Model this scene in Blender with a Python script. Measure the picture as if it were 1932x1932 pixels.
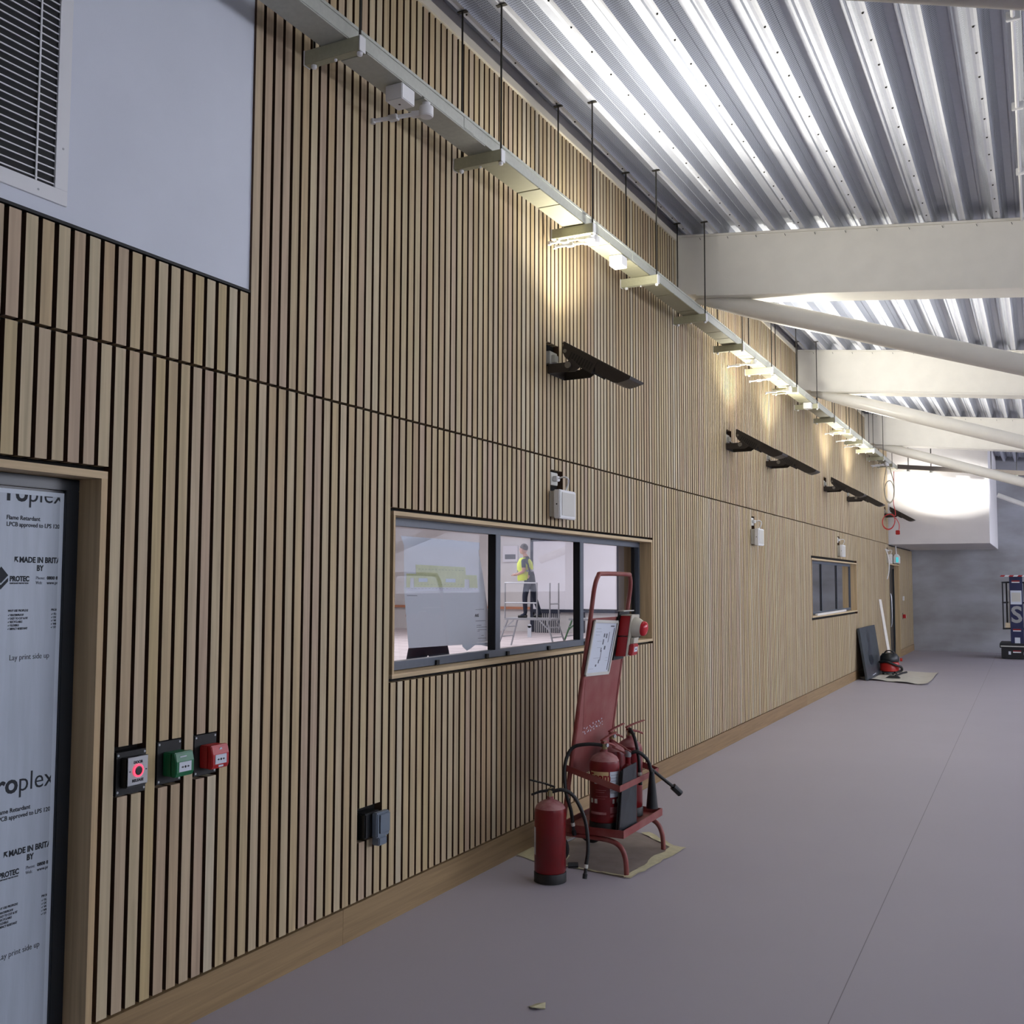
import bpy, bmesh, math, random
from mathutils import Vector, Matrix
random.seed(7)
PI = math.pi
for o in list(bpy.data.objects): bpy.data.objects.remove(o)
COL = bpy.context.scene.collection
SC = bpy.context.scene

# ------------------------------------------------------------------ camera
F = 1935.0
RGT = Vector((0.88864745, 0.45858019, 0.00315015))
UPV = Vector((0.02861531, -0.0623046, 0.99764688))
BCK = Vector((0.45769737, -0.88646621, -0.06848924))
CAM = Vector((2.88351392, 0.0, 1.65))
cd = bpy.data.cameras.new('camera'); cam = bpy.data.objects.new('camera', cd); COL.objects.link(cam)
cd.sensor_width = 36; cd.sensor_fit = 'HORIZONTAL'; cd.lens = 36*F/1932; cd.clip_start = .05; cd.clip_end = 200
M3 = Matrix((RGT, UPV, BCK)).transposed()
cam.matrix_world = Matrix.Translation(CAM) @ M3.to_4x4()
SC.camera = cam
def ray(px, py): return M3 @ Vector((px-966, 966-py, -F))
def at(px, py, ax, val):            # point where the sight line meets the plane coordinate[ax] = val
    w = ray(px, py); return CAM + w*((val-CAM[ax])/w[ax])
def yz(px, py, X=0.): p = at(px, py, 0, X); return (p.y, p.z)

# ------------------------------------------------------------------ world, exposure
W = bpy.data.worlds.new('world'); SC.world = W; W.use_nodes = True
bg = W.node_tree.nodes['Background']; bg.inputs[0].default_value = (.80, .825, .95, 1); bg.inputs[1].default_value = 4.6
SC.view_settings.view_transform = 'Standard'; SC.view_settings.look = 'None'
SC.view_settings.exposure = 0.62; SC.view_settings.gamma = 1; SC.view_settings.use_curve_mapping = False
FLOOD_W = 42.0
def area(name, loc, direction, sx, sy, power, col, spread=PI):
    l = bpy.data.lights.new(name, 'AREA'); l.shape = 'RECTANGLE'; l.size = sx; l.size_y = sy
    l.energy = power; l.color = col; l.spread = spread
    o = bpy.data.objects.new(name, l); COL.objects.link(o); o.location = loc
    o.rotation_euler = Vector(direction).to_track_quat('-Z', 'Y').to_euler(); return o
# adjoining room's ceiling lights
for i, (x, y) in enumerate(((-11, 8), (-11, 13), (-11, 18), (-11, 23), (-6, 26.5))):
    area('room_light', (x, y, 4.5), (0, 0, -1), 2.4, 2.4, 155, (1, .98, 1))
# opposite hall floodlight aimed at the boxed bulkhead
sp = bpy.data.lights.new('bulkhead_spot', 'SPOT'); sp.energy = 1700; sp.spot_size = math.radians(9.8); so_scale = (1.7, 1, 1); sp.spot_blend = .24; sp.shadow_soft_size = .1; sp.color = (1, .99, .93)
so = bpy.data.objects.new('bulkhead_spot', sp); COL.objects.link(so); so.scale = so_scale; so.location = (6.3, 17.6, 3.25)
so.rotation_euler = (Vector((1.22, 23.08, 3.63))-so.location).to_track_quat('-Z', 'Y').to_euler()

# ------------------------------------------------------------------ helpers
def lin(c): return tuple(((v/255)/12.92 if v/255 <= .04045 else ((v/255+.055)/1.055)**2.4) for v in c)
def newmat(name):
    m = bpy.data.materials.new(name); m.use_nodes = True
    return m, m.node_tree, m.node_tree.nodes['Principled BSDF']
def mat(name, rgb, rough=.5, metal=0, noise=0, nscale=20, bump=0, bscale=200, emit=None, estr=0, spec=.5, stretch=(1, 1, 1), tint=None):
    m, nt, b = newmat(name); c = lin(rgb)
    b.inputs['Base Color'].default_value = (*c, 1); b.inputs['Roughness'].default_value = rough
    b.inputs['Metallic'].default_value = metal; b.inputs['Specular IOR Level'].default_value = spec
    tc = nt.nodes.new('ShaderNodeTexCoord')
    mp = nt.nodes.new('ShaderNodeMapping'); mp.inputs['Scale'].default_value = stretch
    nt.links.new(tc.outputs['Object'], mp.inputs[0])
    if noise:
        n = nt.nodes.new('ShaderNodeTexNoise'); n.inputs['Scale'].default_value = nscale; n.inputs['Detail'].default_value = 5
        nt.links.new(mp.outputs[0], n.inputs[0])
        r = nt.nodes.new('ShaderNodeValToRGB'); t = lin(tint) if tint else tuple(v*(1-noise) for v in c)
        r.color_ramp.elements[0].position = .35; r.color_ramp.elements[1].position = .65
        r.color_ramp.elements[0].color = (*t, 1); r.color_ramp.elements[1].color = (*(c if tint else tuple(min(1, v*(1+noise*.5)) for v in c)), 1)
        nt.links.new(n.outputs[0], r.inputs[0]); nt.links.new(r.outputs[0], b.inputs['Base Color'])
    if bump:
        n2 = nt.nodes.new('ShaderNodeTexNoise'); n2.inputs['Scale'].default_value = bscale
        nt.links.new(mp.outputs[0], n2.inputs[0])
        bp = nt.nodes.new('ShaderNodeBump'); bp.inputs['Strength'].default_value = bump; bp.inputs['Distance'].default_value = .002
        nt.links.new(n2.outputs[0], bp.inputs['Height']); nt.links.new(bp.outputs[0], b.inputs['Normal'])
    if emit:
        b.inputs['Emission Color'].default_value = (*lin(emit), 1); b.inputs['Emission Strength'].default_value = estr
    return m
def wood(name, cols, axis=2, rand=True, rough=.55):
    m, nt, b = newmat(name); N = nt.nodes; L = nt.links
    b.inputs['Roughness'].default_value = rough; b.inputs['Specular IOR Level'].default_value = .25
    geo = N.new('ShaderNodeNewGeometry'); tc = N.new('ShaderNodeTexCoord')
    ramp = N.new('ShaderNodeValToRGB'); ramp.color_ramp.interpolation = 'LINEAR'
    el = ramp.color_ramp.elements
    while len(el) < len(cols): el.new(.5)
    for i, c in enumerate(cols): el[i].position = i/(len(cols)-1); el[i].color = (*lin(c), 1)
    if rand: L.new(geo.outputs['Random Per Island'], ramp.inputs[0])
    else: ramp.inputs[0].default_value = .5
    off = N.new('ShaderNodeVectorMath'); off.operation = 'SCALE'; off.inputs[0].default_value = (13, 7, 31)
    L.new(geo.outputs['Random Per Island'], off.inputs['Scale'])
    add = N.new('ShaderNodeVectorMath'); L.new(tc.outputs['Object'], add.inputs[0]); L.new(off.outputs[0], add.inputs[1])
    mp = N.new('ShaderNodeMapping'); s = [45, 45, 45]; s[axis] = 1.6; mp.inputs['Scale'].default_value = s
    L.new(add.outputs[0], mp.inputs[0])
    n = N.new('ShaderNodeTexNoise'); n.inputs['Scale'].default_value = 1; n.inputs['Detail'].default_value = 4; n.inputs['Distortion'].default_value = .6
    L.new(mp.outputs[0], n.inputs[0])
    mr = N.new('ShaderNodeMapRange'); mr.inputs[1].default_value = .3; mr.inputs[2].default_value = .7; mr.inputs[3].default_value = .80; mr.inputs[4].default_value = 1.12
    L.new(n.outputs[0], mr.inputs[0])
    mul = N.new('ShaderNodeVectorMath'); mul.operation = 'SCALE'; L.new(ramp.outputs[0], mul.inputs[0]); L.new(mr.outputs[0], mul.inputs['Scale'])
    L.new(mul.outputs[0], b.inputs['Base Color'])
    return m

M = {}
def translucent(m, amt):
    m = M[m]; nt = m.node_tree; N = nt.nodes; b = N['Principled BSDF']; out = [n for n in N if n.type == 'OUTPUT_MATERIAL'][0]
    tr = N.new('ShaderNodeBsdfTranslucent'); tr.inputs[0].default_value = (.95, .96, 1, 1); mx = N.new('ShaderNodeMixShader'); mx.inputs[0].default_value = amt
    nt.links.new(b.outputs[0], mx.inputs[1]); nt.links.new(tr.outputs[0], mx.inputs[2]); nt.links.new(mx.outputs[0], out.inputs[0])
M['slat'] = wood('oiled_slat_wood', [(176, 152, 120), (190, 170, 132), (180, 162, 130), (194, 178, 146), (180, 158, 134), (186, 166, 124), (196, 184, 158)])
M['slat_edge'] = mat('dark_slat_edge', (74, 50, 32), .8)
M['plank'] = wood('skirting_wood', [(142, 118, 86), (152, 128, 94), (138, 112, 80)], axis=1)
M['lining'] = wood('lining_wood', [(196, 172, 134), (206, 184, 148)], axis=1)
M['liningv'] = wood('lining_wood_upright', [(190, 164, 124), (196, 172, 134)], axis=2)
M['felt'] = mat('black_felt', (14, 11, 9), .95, noise=.2, nscale=80)
M['black_trim'] = mat('black_trim', (14, 14, 15), .6)
M['plaster'] = mat('white_plaster', (214, 218, 226), .85, noise=.03, nscale=3, bump=.1, bscale=250)
M['plaster_warm'] = mat('warm_white_plaster', (216, 213, 213), .85, noise=.03, nscale=3)
M['stained_wall'] = mat('skimmed_end_wall', (172, 174, 180), .85, noise=.2, nscale=.9, stretch=(1, 1, 2.2), tint=(146, 145, 146))
M['cream_trim'] = mat('cream_trim', (214, 206, 188), .5)
M['steel_paint'] = mat('painted_beam_white', (232, 229, 220), .32, noise=.03, nscale=6, bump=.06, bscale=300)
M['steel_raw'] = mat('galvanised_trunking', (178, 180, 170), .42, noise=.06, nscale=40)
M['trunk_cover'] = mat('trunking_cover', (142, 139, 116), .45, noise=.03, nscale=20)
M['bracket'] = mat('bracket_paint', (168, 166, 140), .5, noise=.05, nscale=60)
M['white_pl'] = mat('white_plastic', (226, 226, 226), .4)
M['offwhite_pl'] = mat('offwhite_plastic', (198, 196, 188), .5)
M['rod'] = mat('threaded_rod', (52, 50, 46), .5, metal=.5)
M['alu_frame'] = mat('grey_window_frame', (84, 92, 104), .4, noise=.04, nscale=30)
M['gasket'] = mat('black_gasket', (10, 11, 13), .7)
M['lamp_black'] = mat('black_lamp_body', (46, 40, 37), .38, noise=.1, nscale=90, bump=.15, bscale=700)
M['lamp_dark'] = mat('lamp_fins', (10, 9, 9), .5)
M['grey_metal'] = mat('grey_disc', (120, 116, 108), .4, metal=.3)
M['led'] = mat('lit_led_face', (255, 250, 235), .4, emit=(255, 248, 225), estr=9)
M['red_paint'] = mat('dusty_red_paint', (130, 48, 44), .5, noise=.3, nscale=7, tint=(142, 80, 74), bump=.1, bscale=400)
M['red_panel'] = mat('faded_red_panel', (134, 58, 55), .55, noise=.3, nscale=3.5, tint=(150, 92, 86))
M['red_gloss'] = mat('extinguisher_red', (122, 14, 20), .30, noise=.15, nscale=6, tint=(104, 20, 24))
M['dust'] = mat('dusty_red_dome', (168, 122, 120), .75, noise=.25, nscale=14, tint=(134, 66, 68))
M['red_pl'] = mat('red_plastic', (176, 30, 34), .35)
M['green_pl'] = mat('green_plastic', (18, 106, 66), .35)
M['rubber'] = mat('black_rubber', (24, 24, 25), .55, noise=.2, nscale=50)
M['black_pl'] = mat('black_plastic', (18, 21, 24), .4)
M['slate'] = mat('slate_plastic', (58, 65, 72), .45, noise=.3, nscale=9, tint=(44, 50, 56))
M['paper'] = mat('white_paper', (206, 212, 222), .8)
M['brass'] = mat('dull_brass', (150, 138, 100), .4, metal=.6)
M['steel'] = mat('brushed_steel', (170, 172, 174), .35, metal=.7)
M['ink'] = mat('black_ink', (26, 32, 40), .7)
M['greyink'] = mat('grey_ink', (96, 100, 110), .7)
M['yellowink'] = mat('yellow_ink', (208, 208, 160), .8, noise=.06, nscale=30)
M['redtext'] = mat('red_text', (140, 30, 34), .6)
M['creamlabel'] = mat('cream_label', (206, 176, 128), .6)
M['film'] = mat('protective_film', (176, 186, 198), .42, noise=.07, nscale=5, stretch=(1, 6, .6), bump=.2, bscale=12)
M['film2'] = mat('plain_film', (196, 206, 216), .45, noise=.04, nscale=5)
M['tape'] = mat('masking_tape', (202, 196, 160), .6, noise=.08, nscale=25)
M['card'] = mat('floor_card', (142, 130, 122), .9, noise=.12, nscale=9)
M['dustsheet'] = mat('dust_sheet', (206, 202, 190), .9, noise=.06, nscale=7)
M['blue_lift'] = mat('lift_blue', (30, 36, 76), .45, noise=.12, nscale=8)
M['lift_black'] = mat('lift_black', (18, 19, 24), .5)
M['hivis'] = mat('hivis_yellow', (206, 222, 60), .7)
M['navy'] = mat('navy_cloth', (36, 42, 60), .85)
M['skin'] = mat('skin', (188, 140, 122), .55)
M['hair'] = mat('short_hair', (70, 62, 60), .9)
M['screen_navy'] = mat('navy_frame', (26, 32, 52), .5)
M['blind'] = mat('white_blind', (222, 220, 228), .8)
M['roomfloor'] = mat('pale_board_floor', (206, 194, 196), .4, noise=.05, nscale=4, stretch=(1, 6, 1))
M['handrail'] = mat('handrail_wood', (190, 130, 100), .5)
M['green_paint'] = mat('green_steel', (96, 142, 104), .5)
M['alu'] = mat('ladder_aluminium', (170, 172, 178), .4, metal=.3)
M['glowpanel'] = mat('lit_ceiling_panel', (255, 255, 255), .4, emit=(255, 255, 255), estr=4)
M['redglow'] = mat('lit_red_ring', (255, 60, 80), .4, emit=(255, 50, 76), estr=1.8)
M['exitglow'] = mat('lit_exit_sign', (60, 220, 220), .4, emit=(90, 200, 215), estr=.35)
M['timber'] = mat('offcut_timber', (206, 190, 160), .7, noise=.1, nscale=15)
M['pole_white'] = mat('white_board', (216, 212, 206), .6)
M['vac_red'] = mat('vacuum_red', (176, 34, 26), .3)
M['copper_red'] = mat('red_cable', (206, 60, 60), .5)
M['cable_cream'] = mat('cream_cable', (196, 190, 172), .5)
M['door_dark'] = mat('dark_door', (30, 36, 42), .3)
M['lens_red'] = mat('red_lens', (200, 30, 44), .2)
M['beacon'] = mat('cream_beacon', (198, 192, 176), .45)

M['drawing_paper'] = mat('drawing_paper', (236, 240, 246), .8); translucent('drawing_paper', .45)
# galvanised deck with perforated webs
def deckmat():
    m, nt, b = newmat('perforated_deck'); N = nt.nodes; L = nt.links
    b.inputs['Roughness'].default_value = .45; b.inputs['Metallic'].default_value = .05
    tc = N.new('ShaderNodeTexCoord'); sx = N.new('ShaderNodeSeparateXYZ'); L.new(tc.outputs['Object'], sx.inputs[0])
    def wave(sock, pitch):
        a = N.new('ShaderNodeMath'); a.operation = 'MULTIPLY'; a.inputs[1].default_value = 2*PI/pitch; L.new(sock, a.inputs[0])
        s = N.new('ShaderNodeMath'); s.operation = 'SINE'; L.new(a.outputs[0], s.inputs[0]); return s.outputs[0]
    a = wave(sx.outputs['Y'], .020); c = wave(sx.outputs['Z'], .016)
    p = N.new('ShaderNodeMath'); p.operation = 'MULTIPLY'; L.new(a, p.inputs[0]); L.new(c, p.inputs[1])
    g = N.new('ShaderNodeMath'); g.operation = 'GREATER_THAN'; g.inputs[1].default_value = .45; L.new(p.outputs[0], g.inputs[0])
    mx = N.new('ShaderNodeMix'); mx.data_type = 'RGBA'; L.new(g.outputs[0], mx.inputs[0])
    mx.inputs[6].default_value = (*lin((184, 188, 198)), 1); mx.inputs[7].default_value = (*lin((70, 74, 84)), 1)
    L.new(mx.outputs[2], b.inputs['Base Color']); return m
M['deck_perf'] = deckmat()
M['deck'] = mat('white_deck', (198, 201, 210), .42, metal=.05, noise=.03, nscale=30)
def floormat():
    m = mat('grey_vinyl', (174, 169, 178), .52, noise=.035, nscale=700, spec=.35)
    nt = m.node_tree; N = nt.nodes; L = nt.links; b = N['Principled BSDF']
    src = b.inputs['Base Color'].links[0].from_socket
    tc = N.new('ShaderNodeTexCoord'); s = N.new('ShaderNodeSeparateXYZ'); L.new(tc.outputs['Object'], s.inputs[0])
    sy = N.new('ShaderNodeMath'); sy.operation = 'MULTIPLY_ADD'; sy.inputs[1].default_value = .0108; sy.inputs[2].default_value = -2.165; L.new(s.outputs['Y'], sy.inputs[0]); q = N.new('ShaderNodeMath'); q.operation = 'ADD'; L.new(s.outputs['X'], q.inputs[0]); L.new(sy.outputs[0], q.inputs[1])
    a = N.new('ShaderNodeMath'); a.operation = 'ABSOLUTE'; L.new(q.outputs[0], a.inputs[0])
    g = N.new('ShaderNodeMath'); g.operation = 'LESS_THAN'; g.inputs[1].default_value = .0022; L.new(a.outputs[0], g.inputs[0])
    big = N.new('ShaderNodeTexNoise'); big.inputs['Scale'].default_value = .8; L.new(tc.outputs['Object'], big.inputs[0])
    mr = N.new('ShaderNodeMapRange'); mr.inputs[3].default_value = .94; mr.inputs[4].default_value = 1.05; L.new(big.outputs[0], mr.inputs[0])
    sc = N.new('ShaderNodeVectorMath'); sc.operation = 'SCALE'; L.new(src, sc.inputs[0]); L.new(mr.outputs[0], sc.inputs['Scale'])
    mx = N.new('ShaderNodeMix'); mx.data_type = 'RGBA'; L.new(g.outputs[0], mx.inputs[0]); L.new(sc.outputs[0], mx.inputs[6]); mx.inputs[7].default_value = (*lin((128, 122, 128)), 1)
    L.new(mx.outputs[2], b.inputs['Base Color']); return m
M['holder'] = mat('dark_holder', (38, 43, 50), .4, noise=.3, nscale=14, tint=(26, 30, 35))
M['floor'] = floormat()
def glassmat(name, tint, refl=1.0):
    m = bpy.data.materials.new(name); m.use_nodes = True; nt = m.node_tree; nt.nodes.clear(); N = nt.nodes; L = nt.links
    out = N.new('ShaderNodeOutputMaterial'); t = N.new('ShaderNodeBsdfTransparent'); t.inputs[0].default_value = (*lin(tint), 1)
    g = N.new('ShaderNodeBsdfGlossy'); g.inputs['Roughness'].default_value = .01
    fr = N.new('ShaderNodeFresnel'); fr.inputs[0].default_value = 1.5
    ge = N.new('ShaderNodeNewGeometry'); fa = N.new('ShaderNodeMath'); fa.operation = 'SUBTRACT'; fa.inputs[0].default_value = 1; L.new(ge.outputs['Backfacing'], fa.inputs[1])
    k0 = N.new('ShaderNodeMath'); k0.operation = 'MULTIPLY'; L.new(fr.outputs[0], k0.inputs[0]); L.new(fa.outputs[0], k0.inputs[1])
    k = N.new('ShaderNodeMath'); k.operation = 'MULTIPLY'; k.inputs[1].default_value = refl; k.use_clamp = True; L.new(k0.outputs[0], k.inputs[0])
    mx = N.new('ShaderNodeMixShader'); L.new(k.outputs[0], mx.inputs[0]); L.new(t.outputs[0], mx.inputs[1]); L.new(g.outputs[0], mx.inputs[2])
    L.new(mx.outputs[0], out.inputs[0]); return m
M['glass'] = glassmat('clear_glazing', (246, 248, 250), 1.1)
M['darkglass'] = glassmat('tinted_glazing', (66, 74, 88), 2.6)

BASE = {}
class MB:
    def __init__(s): s.v = []; s.f = []; s.m = []
    def add(s, vs, fs, mi=0):
        n = len(s.v); s.v += [tuple(v) for v in vs]; s.f += [tuple(i+n for i in f) for f in fs]; s.m += [mi]*len(fs); return s
    def box(s, x0, x1, y0, y1, z0, z1, mi=0):
        return s.hexa([(x0, y0, z0), (x1, y0, z0), (x1, y1, z0), (x0, y1, z0), (x0, y0, z1), (x1, y0, z1), (x1, y1, z1), (x0, y1, z1)], mi)
    def hexa(s, p, mi=0):
        return s.add(p, [(0, 3, 2, 1), (4, 5, 6, 7), (0, 1, 5, 4), (1, 2, 6, 5), (2, 3, 7, 6), (3, 0, 4, 7)], mi)
    def bar(s, a, b, w, h, mi=0, up=(0, 0, 1)):      # rectangular bar from a to b
        a = Vector(a); b = Vector(b); d = (b-a).normalized(); u = Vector(up)
        if abs(d.dot(u)) > .98: u = Vector((1, 0, 0))
        r = d.cross(u).normalized(); u = r.cross(d)
        p = [e+r*(i*w/2)+u*(j*h/2) for e in (a, b) for i, j in ((-1, -1), (1, -1), (1, 1), (-1, 1))]
        return s.add(p, [(0, 1, 2, 3), (7, 6, 5, 4), (0, 4, 5, 1), (1, 5, 6, 2), (2, 6, 7, 3), (3, 7, 4, 0)], mi)
    def tube(s, pts, r, n=10, mi=0, smooth=0):
        pts = [Vector(p) for p in pts]
        if smooth:                                   # catmull-rom resample
            q = []; P = [pts[0]]+pts+[pts[-1]]
            for i in range(1, len(P)-2):
                for k in range(smooth):
                    t = k/smooth; a, b, c, d = P[i-1], P[i], P[i+1], P[i+2]
                    q.append(.5*((2*b)+(c-a)*t+(2*a-5*b+4*c-d)*t*t+(3*b-a-3*c+d)*t**3))
            q.append(pts[-1]); pts = q
        R = r if isinstance(r, (list, tuple)) else [r]*len(pts)
        if len(R) != len(pts): R = [R[0]+(R[-1]-R[0])*i/(len(pts)-1) for i in range(len(pts))]
        vs = []; prev = None
        for i, p in enumerate(pts):
            d = (pts[min(i+1, len(pts)-1)]-pts[max(i-1, 0)]).normalized()
            if prev is None: u = Vector((0, 0, 1)) if abs(d.z) < .9 else Vector((1, 0, 0)); u = (u-d*u.dot(d)).normalized()
            else: u = (prev-d*prev.dot(d)).normalized()
            prev = u; w = d.cross(u)
            for k in range(n): a = 2*PI*k/n; vs.append(p+(u*math.cos(a)+w*math.sin(a))*R[i])
        fs = [(i*n+k, i*n+(k+1) % n, (i+1)*n+(k+1) % n, (i+1)*n+k) for i in range(len(pts)-1) for k in range(n)]
        fs += [tuple(range(n-1, -1, -1)), tuple((len(pts)-1)*n+k for k in range(n))]
        return s.add(vs, fs, mi)
    def lathe(s, prof, o, axis=(0, 0, 1), n=28, mi=0):   # prof: (radius, height along axis)
        o = Vector(o); d = Vector(axis).normalized(); u = Vector((1, 0, 0)) if abs(d.x) < .9 else Vector((0, 1, 0))
        u = (u-d*u.dot(d)).normalized(); w = d.cross(u); vs = []
        for r, h in prof:
            for k in range(n): a = 2*PI*k/n; vs.append(o+d*h+(u*math.cos(a)+w*math.sin(a))*max(r, 1e-4))
        fs = [(i*n+k, i*n+(k+1) % n, (i+1)*n+(k+1) % n, (i+1)*n+k) for i in range(len(prof)-1) for k in range(n)]
        fs += [tuple(range(n-1, -1, -1)), tuple((len(prof)-1)*n+k for k in range(n))]
        return s.add(vs, fs, mi)
    def cyl(s, a, b, r, n=16, mi=0):
        a = Vector(a); b = Vector(b); return s.lathe([(r, 0), (r, (b-a).length)], a, b-a, n, mi)
    def prism(s, poly, off, mi=0):                   # 3-D polygon pushed along vector off
        n = len(poly); a = [Vector(p) for p in poly]; b = [p+Vector(off) for p in a]
        return s.add(a+b, [tuple(range(n-1, -1, -1)), tuple(range(n, 2*n))]+[(i, (i+1) % n, n+(i+1) % n, n+i) for i in range(n)], mi)
    def ball(s, c, r, n=12, mi=0, sc=(1, 1, 1)):
        c = Vector(c); vs = []; fs = []
        for i in range(n//2+1):
            t = PI*i/(n//2)
            for k in range(n): a = 2*PI*k/n; vs.append(c+Vector((max(math.sin(t), .001)*math.cos(a)*r*sc[0], max(math.sin(t), .001)*math.sin(a)*r*sc[1], -math.cos(t)*r*sc[2])))
        for i in range(n//2):
            for k in range(n): fs.append((i*n+k, i*n+(k+1) % n, (i+1)*n+(k+1) % n, (i+1)*n+k))
        return s.add(vs, fs, mi)
    def build(s, name, mats, parent=None, smooth=False, bevel=0, base=None, seg=2, fixn=True):
        me = bpy.data.meshes.new(name)
        if parent is not None: b = BASE[parent.name]
        elif base is not None: b = Vector(base)
        else:
            xs, ys, zs = zip(*s.v); b = Vector(((min(xs)+max(xs))/2, (min(ys)+max(ys))/2, min(zs)))
        me.from_pydata([tuple(Vector(v)-b) for v in s.v], [], s.f)
        for m in (mats if isinstance(mats, (list, tuple)) else [mats]): me.materials.append(M[m] if isinstance(m, str) else m)
        for p, mi in zip(me.polygons, s.m): p.material_index = mi
        bm = bmesh.new(); bm.from_mesh(me)
        if fixn: bmesh.ops.recalc_face_normals(bm, faces=bm.faces)
        if bevel:
            es = [e for e in bm.edges if len(e.link_faces) == 2 and e.calc_face_angle(0) > .5]
            bmesh.ops.bevel(bm, geom=es, offset=bevel, segments=seg, affect='EDGES', clamp_overlap=True)
        bm.to_mesh(me); bm.free()
        if smooth:
            me.polygons.foreach_set('use_smooth', [True]*len(me.polygons))
            try: me.set_sharp_from_angle(angle=math.radians(38))
            except Exception: pass
        o = bpy.data.objects.new(name, me); COL.objects.link(o)
        if parent is not None: o.parent = parent
        else: o.location = b
        BASE[o.name] = b.copy(); return o
def tag(o, label=None, cat=None, group=None, kind=None):
    if label: o['label'] = label
    if cat: o['category'] = cat
    if group: o['group'] = group
    if kind: o['kind'] = kind
    return o
def thing(name, label, cat, base, group=None):
    o = bpy.data.objects.new(name, None); COL.objects.link(o); o.location = base; BASE[o.name] = Vector(base); o.empty_display_size = .1
    return tag(o, label, cat, group)
def struct(o): o['kind'] = 'structure'; return o
def dup(root, dloc, label=None):
    r = root.copy(); COL.objects.link(r); r.location = root.location+Vector(dloc)
    if label: r['label'] = label
    BASE[r.name] = BASE[root.name]+Vector(dloc)
    for ch in [c for c in bpy.data.objects if c.parent == root]:
        c = ch.copy(); COL.objects.link(c); c.parent = r
        for g in [q for q in bpy.data.objects if q.parent == ch]:
            d = g.copy(); COL.objects.link(d); d.parent = c
    return r
def text(s, name, matn, parent, origin, ux, uy, size, bold=0, clip=None, align='LEFT', depth=.0006, fit=0):
    cu = bpy.data.curves.new('t', 'FONT'); cu.body = s; cu.size = size; cu.offset = bold; cu.extrude = depth; cu.align_x = align; cu.resolution_u = 3
    to = bpy.data.objects.new('t', cu); COL.objects.link(to); bpy.context.view_layer.update()
    me = bpy.data.meshes.new_from_object(to.evaluated_get(bpy.context.evaluated_depsgraph_get()))
    bpy.data.objects.remove(to); bpy.data.curves.remove(cu)
    ux = Vector(ux).normalized(); uy = Vector(uy).normalized(); uz = ux.cross(uy)
    T = Matrix((ux, uy, uz)).transposed().to_4x4(); T.translation = Vector(origin)
    vx_ = [v.co.x for v in me.vertices]; xs = fit/(max(vx_)-min(vx_)) if fit else 1.0
    me.transform(T @ Matrix.Diagonal((xs, 1, 1, 1))); bm = bmesh.new(); bm.from_mesh(me)
    for co, no in (clip or []):
        bmesh.ops.bisect_plane(bm, geom=bm.verts[:]+bm.edges[:]+bm.faces[:], plane_co=co, plane_no=no, clear_outer=True)
    b = BASE[parent.name]; bmesh.ops.translate(bm, verts=bm.verts, vec=-b)
    bm.to_mesh(me); bm.free(); me.materials.clear(); me.materials.append(M[matn])
    o = bpy.data.objects.new(name, me); COL.objects.link(o); o.parent = parent; BASE[o.name] = b.copy(); return o

# ================================================================== SETTING
Y_END = 27.4; YB = 23.08; RZ = lambda x: 4.83-.104*x
struct(MB().box(-.3, 16, -5, 30, -.1, 0).build('floor', 'floor', base=(0, 0, 0)))

# --- left wall: masonry core with openings
W1 = (4.287, 8.13, 1.17, 2.007); W2 = (14.79, 18.72, 1.165, 2.007)
D1 = (1.45, 2.512, 0, 2.03); D2 = (22.97, 24.72, 0, 2.08)
open_ = [W1, W2, D1, D2]
def wall_cells(x0, x1, y0, y1, z0, z1, mb, marg=0.):
    ys = sorted({y0, y1, *[o[0]-marg for o in open_], *[o[1]+marg for o in open_]})
    for a, b in zip(ys, ys[1:]):
        if b <= y0 or a >= y1: continue
        hit = [o for o in open_ if o[0]-marg < (a+b)/2 < o[1]+marg]
        if not hit: mb.box(x0, x1, a, b, z0, z1)
        else:
            o = hit[0]
            if o[2] > .01: mb.box(x0, x1, a, b, z0, o[2]-marg)
            mb.box(x0, x1, a, b, o[3]+marg, z1)
mb = MB(); wall_cells(-.30, -.062, -5, 30, 0, 5.1, mb)
wl = struct(mb.build('wall_left', 'plaster_warm', base=(0, 0, 0)))
mb = MB(); wall_cells(-.062, -.044, -5, 3.235, 0, 2.865, mb); wall_cells(-.062, -.044, 3.24, YB, 0, 4.82, mb); wall_cells(-.062, -.044, YB, Y_END, 0, 2.48, mb)
mb.build('felt_backing', 'felt', wl)
# white plaster panel above the left cladding, standing forward of the felt
struct(MB().box(-.062, -.012, -5, 3.228, 2.858, 5.0).build('wall_left_upper', 'plaster', base=(0, 0, 2.9)))
MB().box(-.03, -.004, -5, 3.24, 2.846, 2.857).build('edge_bead', 'black_trim', wl)
MB().box(-.03, -.004, 3.229, 3.240, 2.846, 5.0).build('edge_bead', 'black_trim', wl)
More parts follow.
